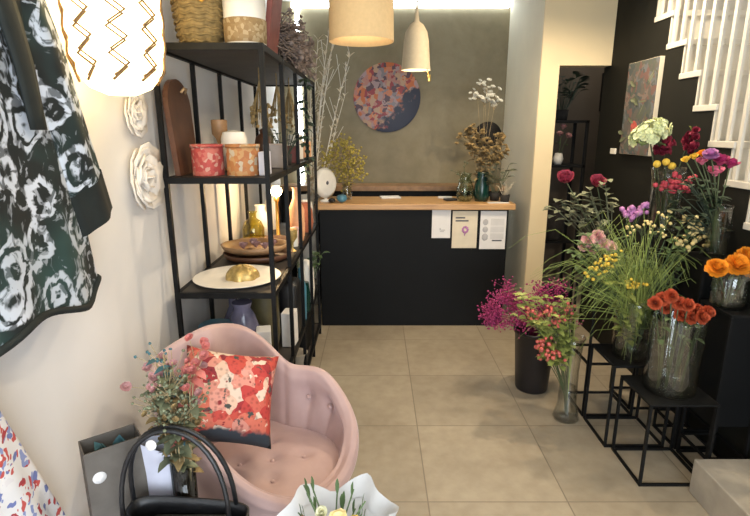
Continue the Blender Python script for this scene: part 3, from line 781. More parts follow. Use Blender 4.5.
# third shelf (z .9)
solid('round_platter', 'round cream platter near the front of the third shelf', (-.655, 2.338, S[2]), [(.11, 0), (.14, .003), (.200, .013), (.204, .017), (.195, .018), (.15, .010)], 'white_ceramic', 'platter', n=48)
t = MB()
def bun(a, b):
    th = a * 6.2832; ph = b * math.pi / 2
    r = .077 * math.cos(ph) * (1 + .06 * math.sin(7 * th + 4 * b)); return (r * math.cos(th), r * math.sin(th), .06 * math.sin(ph) ** .8 * (1 + .05 * math.sin(7 * th)))
t.grid(bun, 42, 9, True); o = t.build('gold_shell_ornament', 'gold'); o.location = (-.63, 2.33, S[2] + .0105); tag(o, 'golden ribbed dome ornament lying on the cream platter', 'ornament')
def tray(label, loc_, a, b, m, rz):
    t = MB().lathe([(0, 0), (.8, 0), (.93, .35), (1, 1), (.95, 1), (.88, .4), (.75, .15), (0, .15)], 40)
    for v in t.bm.verts: v.co = V((v.co.x * a, v.co.y * b, v.co.z * .04))
    o = t.build('wooden_tray', m); o.location = V(loc_); o.rotation_euler = (0, 0, rz); return tag(o, label, 'tray', 'wooden trays on the third shelf')
tray('lower brown wooden tray directly behind the cream platter', (-.645, 2.74, S[2]), .19, .165, 'brown_wood', 0)
tray('upper wooden tray stacked on the lower one, holding mauve ornaments', (-.665, 2.76, S[2] + .0405), .185, .155, 'mid_wood', 0)
tray('dark oval wooden tray behind the stacked trays, under the yellow vase', (-.66, 3.06, S[2]), .18, .13, 'brown_wood', 0)
rng = random.Random(15)
for i, (x, y) in enumerate(((-.72, 2.70), (-.66, 2.74), (-.60, 2.70), (-.57, 2.77), (-.69, 2.80))):
    o = MB().petals((0, 0, .022), (0, 0, 1), .034, HEADS['rose'], i, core=.35)
    for v in o.bm.verts: v.co.z = max(v.co.z, 0)
    o = o.build('shell_ornament', 'mauve'); o.location = (x, y + .02, S[2] + .0475)
    tag(o, 'mauve shell-like ornament lying on the upper wooden tray', 'ornament', 'mauve ornaments on the wooden tray')
yv = vase('yellow_vase', 'yellow glass vase with a narrow neck standing on the dark tray', (-.735, 3.03, S[2] + .0065), [(.05, 0), (.065, .02), (.066, .11), (.05, .15), (.022, .17), (.022, .20), (.03, .21)], 'glass_yellow', .12)
lt = thing('table_lamp', 'small lamp with a bare glowing bulb in the third bay of the shelves', 'lamp', (-.632, 3.27, S[2]))
MB().lathe([(0, 0), (.05, 0), (.05, .015), (.012, .025), (.010, .24), (.018, .25), (.018, .28), (0, .28)], 24).build('base', 'brass', lt)
MB().ball((0, 0, .31), .036, 2).build('bulb', 'bulb', lt)
solid('peach_vase', 'peach coloured bottle vase near the front edge of the third shelf', (-.50, 3.22, S[2]), [(.04, 0), (.05, .05), (.05, .2), (.022, .27), (.02, .33), (.026, .34)], 'peach', 'vase')
solid('terracotta_jar', 'terracotta jar beside the peach vase on the third shelf', (-.49, 3.52, S[2]), [(.045, 0), (.06, .06), (.055, .15), (.04, .18), (.045, .2)], 'terracotta', 'jar')
solid('white_jar', 'white jar at the far end of the third shelf', (-.51, 3.70, S[2]), [(.045, 0), (.055, .05), (.055, .16), (.04, .19), (0, .2)], 'white_ceramic', 'jar')
solid('white_candle', 'short white candle in front of the peach vase', (-.50, 3.05, S[2]), [(.03, 0), (.03, .09), (.026, .094), (0, .092)], 'white_ceramic', 'candle')
o = MB().petals((0, 0, 0), (0, -.5, 1), .06, HEADS['rose'], 71)
o = solid('cream_vase', 'cream rounded vase standing by the wall in the third bay', (-.76, 3.35, S[2]), [(.04, 0), (.065, .05), (.06, .12), (.03, .18), (.035, .21)], 'white_ceramic', 'vase')
for i, (nm, lab, x, y, lv, pr, m_, cat) in enumerate((
    ('glass_candle', 'amber glass candle beside the table lamp on the third shelf', -.505, 3.36, 2, [(.035, 0), (.038, .09), (.034, .092)], 'peach', 'candle'),
    ('gold_goblet', 'small gold goblet near the front edge of the third shelf behind the trays', -.485, 2.92, 2, [(.025, 0), (.008, .015), (.008, .05), (.03, .08), (.032, .13)], 'gold', 'goblet'),
    ('speckled_jar', 'round mauve jar at the front of the third shelf between goblet and candle', -.50, 3.13, 2, [(.025, 0), (.042, .03), (.042, .07), (.03, .10), (0, .11)], 'mauve', 'jar'),
    ('tall_white_bottle', 'tall white bottle by the wall in the last bay of the third shelf', -.74, 3.62, 2, [(.045, 0), (.05, .18), (.02, .25), (.02, .32)], 'white_ceramic', 'bottle'),
    ('brass_bell_jar', 'brass pot by the wall in the last bay of the third shelf', -.76, 3.48, 2, [(.04, 0), (.05, .08), (.03, .13), (0, .15)], 'brass', 'pot'),
    ('wooden_figure_jar', 'dark wooden jar in the third bay of the second shelf', -.66, 3.08, 3, [(.04, 0), (.055, .08), (.04, .15), (.015, .17), (.02, .19), (0, .2)], 'brown_wood', 'jar'),
    ('cream_canister', 'cream canister in the fourth bay of the second shelf', -.54, 3.55, 3, [(.05, 0), (.052, .15), (.045, .16), (0, .165)], 'white_ceramic', 'canister'),
    ('peach_tin', 'peach tin at the far end of the second shelf', -.50, 3.72, 3, [(.045, 0), (.045, .11), (0, .112)], 'peach', 'tin'),
    ('green_bottle', 'dark green bottle by the wall in the last bay of the second shelf', -.74, 3.6, 3, [(.04, 0), (.042, .16), (.014, .22), (.014, .28)], 'olive_pot', 'bottle'),
    ('lavender_bottle', 'lavender glass bottle behind the purple vase on the fourth shelf', -.76, 2.58, 1, [(.05, 0), (.055, .2), (.02, .28), (.02, .36)], 'purple_glass', 'bottle'),
    ('green_glass_pot', 'green glazed pot at the front of the fourth shelf behind the white box', -.475, 3.28, 1, [(.035, 0), (.038, .12), (.03, .2)], 'teal_glaze', 'pot'))):
    solid(nm, lab, (x, y, S[lv]), pr, m_, cat)
# fourth shelf (z .4)
solid('blue_bowl', 'blue glazed bowl by the wall on the fourth shelf', (-.765, 2.30, S[1]), [(.05, 0), (.075, .10), (.082, .28), (.078, .285)], 'blue_glaze', 'bowl')
solid('purple_vase', 'bulbous purple glass vase near the front of the fourth shelf', (-.655, 2.38, S[1]), [(.05, 0), (.085, .08), (.09, .2), (.06, .30), (.04, .34), (.05, .37)], 'purple_glass', 'vase')
solid('olive_pot', 'olive brown pot behind the purple vase on the fourth shelf', (-.60, 2.62, S[1]), [(.06, 0), (.08, .12), (.075, .3), (.06, .38), (.066, .4)], 'olive_pot', 'pot')
boxthing('white_carton', 'small white carton in front of the olive pot on the fourth shelf', 'box', (-.545, 2.33, S[1]), (.07, .09, .25), 'paper', .2)
boxthing('white_label_box', 'white box in the second bay at the front of the fourth shelf', 'box', (-.485, 2.72, S[1]), (.07, .10, .20), 'paper', -.1)
bgt = thing('black_handbag', 'black bag standing in the second bay of the fourth shelf', 'bag', (-.50, 2.87, S[1]))
MB().box(-.06, .055, -.085, .085, 0, .34, bev=.03).build('bag_body', 'black_leather', bgt); MB().tube([(0, -.06, .33), (0, -.05, .41), (0, .05, .41), (0, .06, .33)], .006, 6).build('strap', 'black_leather', bgt)
solid('teal_bottle', 'pale teal bottle near the front in the third bay of the fourth shelf', (-.475, 3.12, S[1]), [(.032, 0), (.036, .22), (.015, .28), (.014, .34)], 'blue_glaze', 'bottle')
solid('white_lantern', 'white lantern pot at the far end of the fourth shelf', (-.49, 3.48, S[1]), [(.05, 0), (.06, .1), (.055, .24), (.03, .3), (0, .31)], 'white_ceramic', 'pot')
pot_plant('leafy green plant in a dark pot at the far end of the fourth shelf', (-.49, 3.68, S[1]), .05, .10, 'dark_felt', 'leaf', .22, 18, 18)
# bottom shelf
solid('green_demijohn', 'green glass demijohn on the bottom shelf', (-.60, 2.75, S[0]), [(.08, 0), (.10, .08), (.09, .18), (.03, .24), (.03, .28)], 'olive_pot', 'bottle')
boxthing('black_crate', 'black crate at the far end of the bottom shelf', 'crate', (-.62, 3.5, S[0]), (.30, .45, .22), 'counter_black')
solid('pale_flowerpot', 'pale flowerpot on the bottom shelf beside the demijohn', (-.50, 3.02, S[0]), [(.045, 0), (.065, .12), (.07, .13)], 'stone', 'pot')

# ---------------------------------------------------------------- armchair
CX, CY, YAW = -.378, 1.605, R(-33)
ch = thing('tub_armchair', 'pink velvet tub armchair with buttoned back, between the wall and the shelves', 'chair', (CX, CY, 0), YAW)
ka = np.array([0, 32, 62, 95, 128, 155, 180.]); kr = np.array([.31, .42, .295, .305, .33, .305, .29]); kh = np.array([.905, .835, .685, .70, .565, .475, .455])
TH = np.arange(0, 360, 3.0)
fold = np.where(TH > 180, 360 - TH, TH)
rr_, hh_ = np.interp(fold, ka, kr), np.interp(fold, ka, kh)
kern = np.exp(-.5 * (np.arange(-5, 6) * 3 / 6.5) ** 2); kern /= kern.sum()
def circ(a): return np.convolve(np.concatenate([a[-5:], a, a[:5]]), kern, 'valid')
rr_, hh_ = circ(rr_), circ(hh_)
SEAT = .43
BTN = [(dg, .50) for dg in (-104, -82, -28, 0, 28, 82, 104)]
rings = []
for th, r, h in zip(TH, rr_, hh_):
    f = 360 - th if th > 180 else th
    s = R(th); d = V((-math.cos(s), math.sin(s), 0))
    hs = max(h - SEAT, .02)
    tuft = .012 * abs(math.sin(R(f) * 3.0)) if h > .6 else 0
    thick = .075 if h > .55 else .05
    P = [(r * .72, SEAT - .05), (r * .80 - .01 + tuft * .3, SEAT + .0 * hs), (r * .86 - .018 + tuft, SEAT + .30 * hs), (r * .94 - .035 + tuft, SEAT + .62 * hs), (r - .055 + tuft * .6, h - .05 * min(1, hs * 4)), (r - .042, h - .012), (r - .022, h), (r - .004, h - .012), (r + .004, h - .04), (r * .965, SEAT + .45 * hs), (r * .86, SEAT - .06), (r * .72, SEAT - .12), (r * .50, SEAT - .15), (r * .2, SEAT - .155)]
    PP = []
    for (a0_, b0_), (a1_, b1_) in zip(P, P[1:]):
        for q in range(3): PP.append((a0_ + (a1_ - a0_) * q / 3, b0_ + (b1_ - b0_) * q / 3))
    PP.append(P[-1])
    out = []
    for n_, (a, b) in enumerate(PP):
        if n_ < 15 and h > .56:
            for dg, fz in BTN:
                i_ = int((dg % 360) / 3); zb = SEAT + fz * (hh_[i_] - SEAT)
                da = (th - dg + 180) % 360 - 180; arc_ = R(da) * r; dz_ = b - zb
                a += .026 * math.exp(-(arc_ ** 2 + dz_ ** 2) / .0011)
                if abs(da) < 14: a += .011 * math.exp(-(arc_ / .011) ** 2) * (1 if dz_ < 0 else math.exp(-(dz_ / .07) ** 2))
        if n_ < 18 and h > .56:
            for sd_ in (60, -60):
                da = (th - sd_ + 180) % 360 - 180; a += .014 * math.exp(-(R(da) * r / .014) ** 2)
        out.append(d * a + V((0, 0, b)))
    rings.append(out)
sb = MB(); nR = len(rings); nP = len(rings[0])
vv = [[sb.bm.verts.new(p) for p in ring] for ring in rings]
for i in range(nR):
    for j in range(nP - 1):
        a = (i + 1) % nR; sb.bm.faces.new((vv[i][j], vv[a][j], vv[a][j + 1], vv[i][j + 1]))
sb.bm.faces.new([vv[i][-1] for i in range(nR)])
shell = sb.build('shell', 'velvet', ch); md = shell.modifiers.new('sub', 'SUBSURF'); md.levels = md.render_levels = 1
btn_seat = [(-.07, .08), (-.07, -.08), (.09, .08), (.09, -.08), (.01, 0)]
cu = MB()
def seatf(a, b):
    i = int(a * nR) % nR; r = rr_[i] * .82 * b
    s = R(TH[i]); x, y = -math.cos(s) * r, math.sin(s) * r
    z = SEAT + .035 * (1 - b ** 4)
    for bx_, by_ in btn_seat: z -= .020 * math.exp(-((x - bx_) ** 2 + (y - by_) ** 2) / .0009)
    return (x, y, z)
cu.grid(seatf, nR, 22, True); bmesh.ops.remove_doubles(cu.bm, verts=cu.bm.verts, dist=1e-5)
cu.build('seat_cushion', 'velvet', ch)
for x, y in btn_seat: MB().ball((x, y, SEAT + .017), .008, 2, (1, 1, .6)).build('button', 'velvet', ch)
for dg, fz in BTN:
    i = int((dg % 360) / 3); r, h = rr_[i], hh_[i]; hs = h - SEAT
    s = R(dg); MB().ball((-math.cos(s) * (r * .915 - .008), math.sin(s) * (r * .915 - .008), SEAT + fz * hs), .010, 2).build('button', 'velvet', ch)
for sx, sy in ((1, 1), (1, -1), (-1, 1), (-1, -1)):
    MB().tube([(sx * .14, sy * .14, SEAT - .145), (sx * .22, sy * .22, 0)], [.014, .009], 10).build('leg', 'black_metal', ch)
MB().box(-.17, .17, -.17, .17, SEAT - .165, SEAT - .150).build('base_plate', 'black_metal', ch, smooth=False)

# cushion
pc = V((-.508, 1.60, .702))
nrm = V((.42, -.66, .62)).normalized(); rt = V((.84, .38, -.34)); rt = (rt - nrm * rt.dot(nrm)).normalized(); upv = nrm.cross(rt)
pl = MB(); HS = .165
def pil(a, b, sgn):
    x, y = (a * 2 - 1), (b * 2 - 1)
    e = 1 - .07 * (1 - x * x) * 0
    k = (1 - x ** 4) ** .6 * (1 - y ** 4) ** .6
    px = x * HS * (1 - .09 * (1 - y * y) * abs(x)); py = y * HS * (1 - .09 * (1 - x * x) * abs(y))
    return (px, py, sgn * .078 * k)
pl.grid(lambda a, b: pil(a, b, 1), 22, 22); pl.grid(lambda a, b: pil(a, b, -1), 22, 22)
bmesh.ops.remove_doubles(pl.bm, verts=pl.bm.verts, dist=1e-5)
po = pl.build('floral_cushion', 'cushion_print')
mw = Matrix((rt, upv, nrm)).transposed().to_4x4(); mw.translation = pc; po.matrix_world = mw
tag(po, 'square cushion printed with red and cream flowers on navy, leaning in the pink armchair', 'cushion')

# ---------------------------------------------------------------- garments at left
jk = thing('patterned_jacket', 'black and white damask jacket with a black front band hanging at the left wall', 'jacket', (-.83, 1.015, 1.16))
jb = MB()
def body(a, b):
    z = b * .82
    zz_ = 1.15 + z
    hw = float(np.interp(z, [0, .35, .6, .74, .80, .82], [.435, .375, .335, .30, .15, .09]))
    yc = float(np.interp(z, [0, .82], [.0, .03]))
    th = a * 6.2832
    dep = float(np.interp(z, [0, .35, .74, .82], [.062, .055, .045, .03]))
    fold_ = 1 + .16 * math.sin(9 * th) * (1 - b) 
    y = yc + hw * math.cos(th); x = dep * math.sin(th) * fold_
    zh = z + (.012 * math.sin(6 * th) + .012 * math.cos(th * 4)) * (1 - b) ** 3
    return (x, y, zh)
jb.grid(body, 96, 22, True).build('body', 'damask', jk)
hem = MB(); hem.tube([V(body(k / 96, 0)) for k in range(97)], .010, 6, False)
hem.build('hem_band', 'border_black', jk)
sl = MB()
cl = [V((.0, .27, .76)), V((.02, .30, .62)), V((.025, .335, .46)), V((.02, .39, .32)), V((.015, .44, .19))]
wd = [.085, .085, .088, .09, .088]
def sleeve(a, b):
    t = b * 4; i = min(int(t), 3); f = t - i
    c = cl[i].lerp(cl[i + 1], f); w_ = wd[i] + (wd[i + 1] - wd[i]) * f; th = a * 6.2832
    dr = (cl[i + 1] - cl[i]).normalized(); n_ = V((0, dr.z * -1, dr.y)).normalized()
    return c + n_ * (w_ * math.cos(th)) + V((1, 0, 0)) * (.038 * math.sin(th) * (1 + .12 * math.sin(5 * th)))
sl.grid(sleeve, 40, 20, True).build('sleeve', 'damask', jk)
cf = MB()
def cuff(a, b):
    p = V(sleeve(a, .80 + .20 * b)); c = cl[4]
    return c + (p - c) * 1.05 + V((0, .004, -.004)) * b
cf.grid(cuff, 40, 4, True).build('cuff', 'border_black', jk)
sl2 = MB()
sl2.grid(lambda a, b: (lambda p: V((p.x, -p.y + .06, p.z)))(V(sleeve(a, b))), 40, 20, True).build('sleeve', 'damask', jk)
nb = MB()
bpts = [(.038, .12, .80), (.055, .155, .70), (.062, .175, .58), (.066, .185, .44)]
def band(a, b):
    t = b * 3; i = min(int(t), 2); p = V(bpts[i]).lerp(V(bpts[i + 1]), t - i)
    w_ = .042 * (1 - .35 * b)
    return p + V((.004 * math.sin(math.pi * a), (a - .5) * 2 * w_, 0))
nb.grid(band, 5, 14); o = nb.build('front_band', 'border_black', jk); o.modifiers.new('s', 'SOLIDIFY').thickness = .006
hg = thing('coat_hanger', 'wooden coat hanger with a metal hook carrying the damask jacket', 'hanger', (-.83, 1.045, 1.99))
MB().tube([(0, -.19, -.055), (0, -.08, -.008), (0, 0, .0), (0, .08, -.008), (0, .19, -.055)], .008, 8).build('shoulder_bar', 'mid_wood', hg)
MB().tube([(0, 0, 0), (0, 0, .06), (-.02, 0, .085), (-.04, 0, .075), (-.045, 0, .06)], .0025, 6).build('hook', 'brass', hg)
pg = MB().tube([(-.92, 1.045, 2.062), (-.862, 1.045, 2.062)], .008, 10).build('wall_peg', 'black_metal', origin=(-.92, 1.045, 2.06)); tag(pg, 'black wall peg above the damask jacket', 'peg')
# skirt
skt = thing('printed_skirt', 'white skirt with red and blue print hanging low at the left wall', 'skirt', (-.83, .72, .52))
def skf(a, b):
    z = b * .60; th = a * 6.2832
    hw = float(np.interp(z, [0, .53, .60], [.455, .262, .24])); dep = float(np.interp(z, [0, .60], [.05, .03]))
    return (dep * math.sin(th) * (1 + .3 * math.sin(11 * th) * (1 - b)) + .01, hw * math.cos(th), z)
MB().grid(skf, 110, 16, True).build('cloth', 'skirt_print', skt)
MB().grid(lambda a, b: (lambda p: (p[0] * 1.05, p[1] * 1.02, .60 + .03 * b))(skf(a, 1)), 60, 3, True).build('waistband', 'lilac_paper', skt)
pg = MB().tube([(0, 0, 0), (.085, 0, 0)], .008, 10).build('wall_peg', 'black_metal'); pg.location = (-.92, .72, 1.145); tag(pg, 'black wall peg above the printed skirt', 'peg')

# ---------------------------------------------------------------- low table with bags and bouquets in the foreground
TZ = .45
lt_ = thing('low_table', 'low dark wooden table under the bags at the left front', 'table', (-.40, .98, 0))
MB().box(-.46, .50, -.27, .265, TZ - .03, TZ, bev=.004).build('tabletop', 'brown_wood', lt_, smooth=False)
for x in (-.43, .47):
    for y in (-.24, .235): MB().box(x - .02, x + .02, y - .02, y + .02, 0, TZ - .03).build('leg', 'brown_wood', lt_, smooth=False)
TZ += .001
def paper_bag(label, loc_, w, d, h, rz, m, sticker=None):
    t = thing('paper_bag', label, 'bag', loc_, rz)
    b = MB(); th = .003
    for (x0, x1, y0, y1) in ((-w / 2, w / 2, -d / 2, -d / 2 + th), (-w / 2, w / 2, d / 2 - th, d / 2), (-w / 2, -w / 2 + th, -d / 2 + th, d / 2 - th), (w / 2 - th, w / 2, -d / 2 + th, d / 2 - th)):
        b.box(x0, x1, y0, y1, 0, h)
    b.box(-w / 2 + th, w / 2 - th, -d / 2 + th, d / 2 - th, 0, th)
    b.build('bag_body', m, t, smooth=False)
    return t
pbg = paper_bag('grey-brown paper bag with a white round sticker beside the wall', (-.685, 1.165, TZ), .135, .075, .375, R(38), 'kraft')
st_ = MB().lathe([(0, 0), (.016, 0), (.016, .001), (0, .001)], 20); bmesh.ops.rotate(st_.bm, cent=(0, 0, 0), matrix=Matrix.Rotation(R(90), 3, 'X'), verts=st_.bm.verts)
bmesh.ops.translate(st_.bm, vec=(-.040, -.0380, .30), verts=st_.bm.verts); st_.build('sticker', 'paper', pbg)
tis = MB(); rng = random.Random(77)
for k in range(5):
    x = -.04 + .02 * k
    tis.leaf((x, 0, .30), (rng.uniform(-.4, .4), rng.uniform(-.3, .3), 1),   .075, .022, 0)
tis.build('tissue', 'teal_petal', pbg)
lp = thing('lilac_wrap', 'pale lilac paper wrap standing behind the black tote bag', 'wrapping paper', (-.575, 1.205, TZ))
MB().grid(lambda a, b: ((.035 + .035 * b) * math.cos(6.2832 * a) - .03 * b, (.02 + .012 * b) * math.sin(6.2832 * a), .34 * b + .02 * math.sin(12 * a) * b), 24, 6, True).build('sheet', 'lilac_paper', lp)
# black tote
tt = thing('black_tote_bag', 'black tote bag with a tall hoop handle in the left foreground', 'bag', (-.468, 1.085, TZ))
tb = MB()
def tote(a, b):
    th = a * 6.2832; c_, s_ = math.cos(th), math.sin(th)
    ex = .15 * (abs(c_) ** .5) * (1 if c_ > 0 else -1); ey = .055 * (abs(s_) ** .6) * (1 if s_ > 0 else -1)
    k = .88 + .12 * b
    return (ex * k, ey * k * (1.1 - .25 * b),   .225 * b - .012 * (ex / .15) * b)
tb.grid(tote, 48, 8, True); tb.bm.faces.new([v for v in tb.bm.verts if abs(v.co.z) < 1e-6][:48]) if False else None
tbo = tb.build('bag_body', 'black_leather', tt); tbo.modifiers.new('s', 'SOLIDIFY').thickness = .006
MB().box(-.13, .13, -.045, .045, .0, .008, bev=.003).build('bag_base', 'black_leather', tt)
MB().box(-.10, .10, -.028, .028, .009, .195, bev=.012).build('lining', 'dark_felt', tt)
hp = []
for k in range(21):
    a = math.pi * k / 20; hp.append((-.130 * math.cos(a) - .018 - .01 * math.sin(a), 0,   .22 + .235 * math.sin(a) ** .8))
for yy in (-.03, .03):
    MB().tube([(x, yy * (1 - .72 * math.sin(math.pi * i / 20)), z) for i, (x, _, z) in enumerate(hp)], .0062, 8).build('handle', 'black_leather', tt)
tg = MB().lathe([(0, 0), (.013, 0), (.013, .002), (0, .002)], 20); bmesh.ops.rotate(tg.bm, cent=(0, 0, 0), matrix=Matrix.Rotation(R(80), 3, 'X'), verts=tg.bm.verts)
bmesh.ops.translate(tg.bm, vec=(-.062, -.022, .425), verts=tg.bm.verts); tg.build('tag', 'paper', tt).__setitem__('label', 'white round tag')
# glass cylinder with dried flowers
GV = V((-.515, 1.19, TZ))
vase('glass_cylinder_vase', 'tall narrow glass vase behind the black tote, holding dried stems', GV, [(.028, 0), (.030, .02), (.032, .30)], 'glass_smoke')
rng = random.Random(12)
for i, (nm, lab, m_, dot, lm_, px, nl, kd, nd) in enumerate((
    ('dried_statice', 'grey-green dried statice in the tall narrow vase by the armchair', 'leaf_sage', .0045, 'leaf_sage', ((156, 398), (170, 408), (182, 390), (166, 382), (176, 416), (192, 402)), 22, 'ball', 60),
    ('dried_mauve_flower', 'dusty pink dried flowers in the tall narrow vase by the armchair', 'dusty_pink', .012, 'leaf_sage', ((152, 376), (166, 370), (184, 376)), 6, 'open', 5),
    ('teal_dried_leaf', 'dark teal dried leaves topping the tall narrow vase', 'teal_petal', .004, 'teal_petal', ((163, 354), (172, 362), (156, 362)), 12, 'ball', 5),
    ('dried_ochre_flower', 'ochre dried flowers low in the tall narrow vase', 'dry_bloom', .009, 'dry_bloom', ((160, 418), (172, 398), (180, 408), (188, 420)), 10, 'open', 9),
    ('red_dried_frond', 'coral red dried frond at the right of the narrow vase', 'coral', .012, 'coral', ((194, 364), (198, 352), (190, 378)), 8, 'open', 5))):
    tips = [pY(u, v, 1.17 + rng.uniform(-.04, .05)) for u, v in px]
    spray(nm, lab, GV + V((.004 * (i - 2), .003 * (i % 3 - 1), .012)), tips, m_, dot, 'dried flowers', lm=lm_, nleaf=nl, sm='dry_stem', dots=nd, spread=.024, seed=90 + i, leafsize=.042, leafw=.30, lmin=4, st=.0014, kind=kd)
ks = MB(); rng = random.Random(3)
for k in range(60):
    z = rng.uniform(.0, .28); ks.ball((.012 * math.sin(z * 18) + rng.gauss(0, .003), rng.gauss(0, .003), z), .0055, 1)
o = ks.build('cream_seed_stem', 'dry_pale'); o.location = GV + V((.0, -.012, .016)); tag(o, 'cream seed-covered stem inside the tall narrow vase', 'dried flowers')
# wrapped bouquet
wb = thing('paper_bouquet_wrap', 'white paper wrap around the small bouquet at the bottom front', 'bouquet wrap', (-.105, 1.07, TZ))
def wrapf(a, b):
    th = a * 6.2832
    r = .03 + .105 * b ** 1.2 * (1 + .12 * math.sin(7 * th))
    tip = max(0, math.sin(th)) * .05 + .085 * abs(((a * 5 + .2) % 1) - .5)
    return (r * 1.15 * math.cos(th), r * .85 * math.sin(th),   .165 * b + (tip + .05 * max(0, math.cos(th)) - .01) * b ** 3)
MB().grid(wrapf, 60, 10, True).build('paper', 'wrap', wb)
MB().grid(lambda a, b: V(wrapf(a, b * .9)) * .90 + V((0, .0, .004)), 60, 8, True).build('inner_paper', 'wrap', wb)
WB = V((-.105, 1.07, TZ + .02))
for i, (dx, dy, dz, m_, s_, kd, lab) in enumerate(((-.085, -.03, .225, 'orange', .028, 'ball', 'orange bloom at the left of the paper-wrapped bouquet'), (.02, -.02, .235, 'butter', .032, 'open', 'pale yellow bloom in the middle of the paper-wrapped bouquet'), (-.03, .01, .23, 'cream_petals', .026, 'rose', 'cream bloom left of centre in the paper-wrapped bouquet'), (.065, -.02, .225, 'yellow', .024, 'ball', 'yellow bloom at the right of the paper-wrapped bouquet'), (-.06, -.055, .215, 'pink', .02, 'ball', 'small pink bloom low at the left of the paper-wrapped bouquet'))):
    flower('wrapped_flower', lab, WB + V((.003 * i - .006, 0, 0)), WB + V((dx * .85, dy * .85 - .02, dz - .012)), s_ * .8, m_, kd, ax=(dx, -.5, 1), seed=200 + i, leaves=2, leafsize=.05, group='flowers in the paper-wrapped bouquet')
gb = MB(); rng = random.Random(31)
for k in range(16):
    a = rng.uniform(0, 6.28); q = V((math.cos(a) * .085, math.sin(a) * .05, rng.uniform(.18, .27)))
    gb.tube([(0, 0, 0), (q.x * .35, q.y * .35, q.z * .6), q], .002, 4)
    gb.leaf(q * .9, (q.x, q.y, .9), .07, .0055)
o = gb.build('green_sprigs', 'leaf'); o.location = WB; tag(o, 'spiky green sprigs sticking out of the paper-wrapped bouquet', 'foliage')

# ---------------------------------------------------------------- doorway back room
et = thing('black_etagere', 'black open plant stand seen through the doorway', 'shelf', (1.68, 4.68, 0))
for x in (-.15, .15):
    for y in (-.14, .14): MB().box(x - .012, x + .012, y - .012, y + .012, 0, 1.68).build('post', 'black_metal', et, smooth=False)
for z in (.08, .6, 1.28, 1.66): MB().box(-.162, .162, -.152, .152, z, z + .02).build('shelf_board', 'black_metal', et, smooth=False)
pot_plant('dark bushy plant on top of the black plant stand in the back room', (1.64, 4.66, 1.681), .06, .09, 'dark_felt', 'leaf_dark', .30, 40, 51)
pv = vase('blush_vase', 'small pale vase on the upper tier of the stand in the back room', (1.63, 4.62, 1.301), [(.03, 0), (.045, .05), (.03, .1)], 'white_ceramic')
for i, (u, v) in enumerate(((563, 128), (568, 137), (560, 135))):
    flower('blush_rose', ['topmost blush rose on the stand in the back room', 'right-hand blush rose on the stand in the back room', 'left-hand blush rose on the stand in the back room'][i], (1.63 + .006 * i, 4.62, 1.315), pY(u, v, 4.58), .042, 'dusty_pink', 'rose', seed=300 + i, leaves=1, group='blush roses in the back room')
solid('dark_floor_vase', 'dark vase on the middle tier of the stand in the back room', (1.66, 4.66, .62), [(.06, 0), (.09, .1), (.08, .25), (.05, .32)], 'dark_felt', 'vase')
bpw = thing('framed_print', 'pale framed print on the back room wall at the right of the doorway', 'picture', (2.50, 5.59, 1.98))
MB().box(-.14, .14, -.012, .008, -.19, .19).build('frame', 'black_metal', bpw, smooth=False)
MB().box(-.125, .125, -.016, -.012, -.175, .175).build('print', 'pale_print', bpw, smooth=False)

# painting on the dark wall
pt = thing('botanical_canvas', 'dark botanical canvas with one coral bloom on the dark wall below the stair', 'painting', (1.7385, 3.45, 1.735))
MB().box(-.028, .0, -.195, .195, -.295, .295, bev=.002).build('canvas', 'paper_cream', pt, smooth=False)
MB().box(-.0295, -.0282, -.193, .193, -.293, .293).build('print', 'botanical_print', pt, smooth=False)
fl = MB()
for k, (y, z, r) in enumerate(((.03, -.12, .045),)):
    fl.petals((-.030, y, z), (-1, 0, 0), r, HEADS['open'], 5, core=.3)
for v in fl.bm.verts: v.co.x = -.030 + (v.co.x + .030) * .08
fl.build('painted_bloom', 'berry', pt)
lf = MB(); rng = random.Random(8)
for k in range(16):
    y, z = rng.uniform(-.16, .16), rng.uniform(-.24, .16)
    lf.leaf((-.0312, y, z), (0, rng.uniform(-1, 1), rng.uniform(-.3, 1)), .09, .016, 0, side=(0, rng.uniform(-.5, .5), 1))
lf.build('painted_leaves', 'leaf_sage', pt)
sw = MB().box(1.728, 1.7395, 3.75, 3.83, 1.43, 1.47, bev=.003).build('light_switch', 'white_ceramic', smooth=False, origin=(1.74, 3.79, 1.45)); tag(sw, 'small white switch plate on the dark wall left of the canvas', 'light switch')

# ---------------------------------------------------------------- plant stands on the right
def stand(label, x0, x1, y0, y1, h, solid_top=True, panel=False, mid=None):
    t = thing('wire_stand', label, 'plant stand', ((x0 + x1) / 2, (y0 + y1) / 2, 0), 0, 'black wire flower stands')
    w, d = (x1 - x0) / 2, (y1 - y0) / 2; r = .006
    for sx in (-1, 1):
        for sy in (-1, 1): MB().box(sx * w - r * (1 + sx), sx * w + r * (1 - sx), sy * d - r * (1 + sy), sy * d + r * (1 - sy), 0, h - .012).build('leg', 'black_metal', t, smooth=False)
    for z in [0.0] + ([mid] if mid else []):
        f = MB()
        f.box(-w + 2 * r, w - 2 * r, -d, -d + 2 * r, z, z + .012).box(-w + 2 * r, w - 2 * r, d - 2 * r, d, z, z + .012)
        f.box(-w, -w + 2 * r, -d + 2 * r, d - 2 * r, z, z + .012).box(w - 2 * r, w, -d + 2 * r, d - 2 * r, z, z + .012)
        f.build('base_ring' if z == 0 else 'middle_ring', 'black_metal', t, smooth=False)
    MB().box(-w, w, -d, d, h - .012, h, bev=.002).build('top_plate', 'black_metal', t, smooth=False)
    if panel:
        MB().box(-w + .013, w - .013, -d + .013, d - .013, .27, h - .014).build('panel', 'counter_black', t, smooth=False)
    return t
stand('low black wire stand nearest the front, carrying the big orange vase', 1.22, 1.53, 2.03, 2.315, .42)
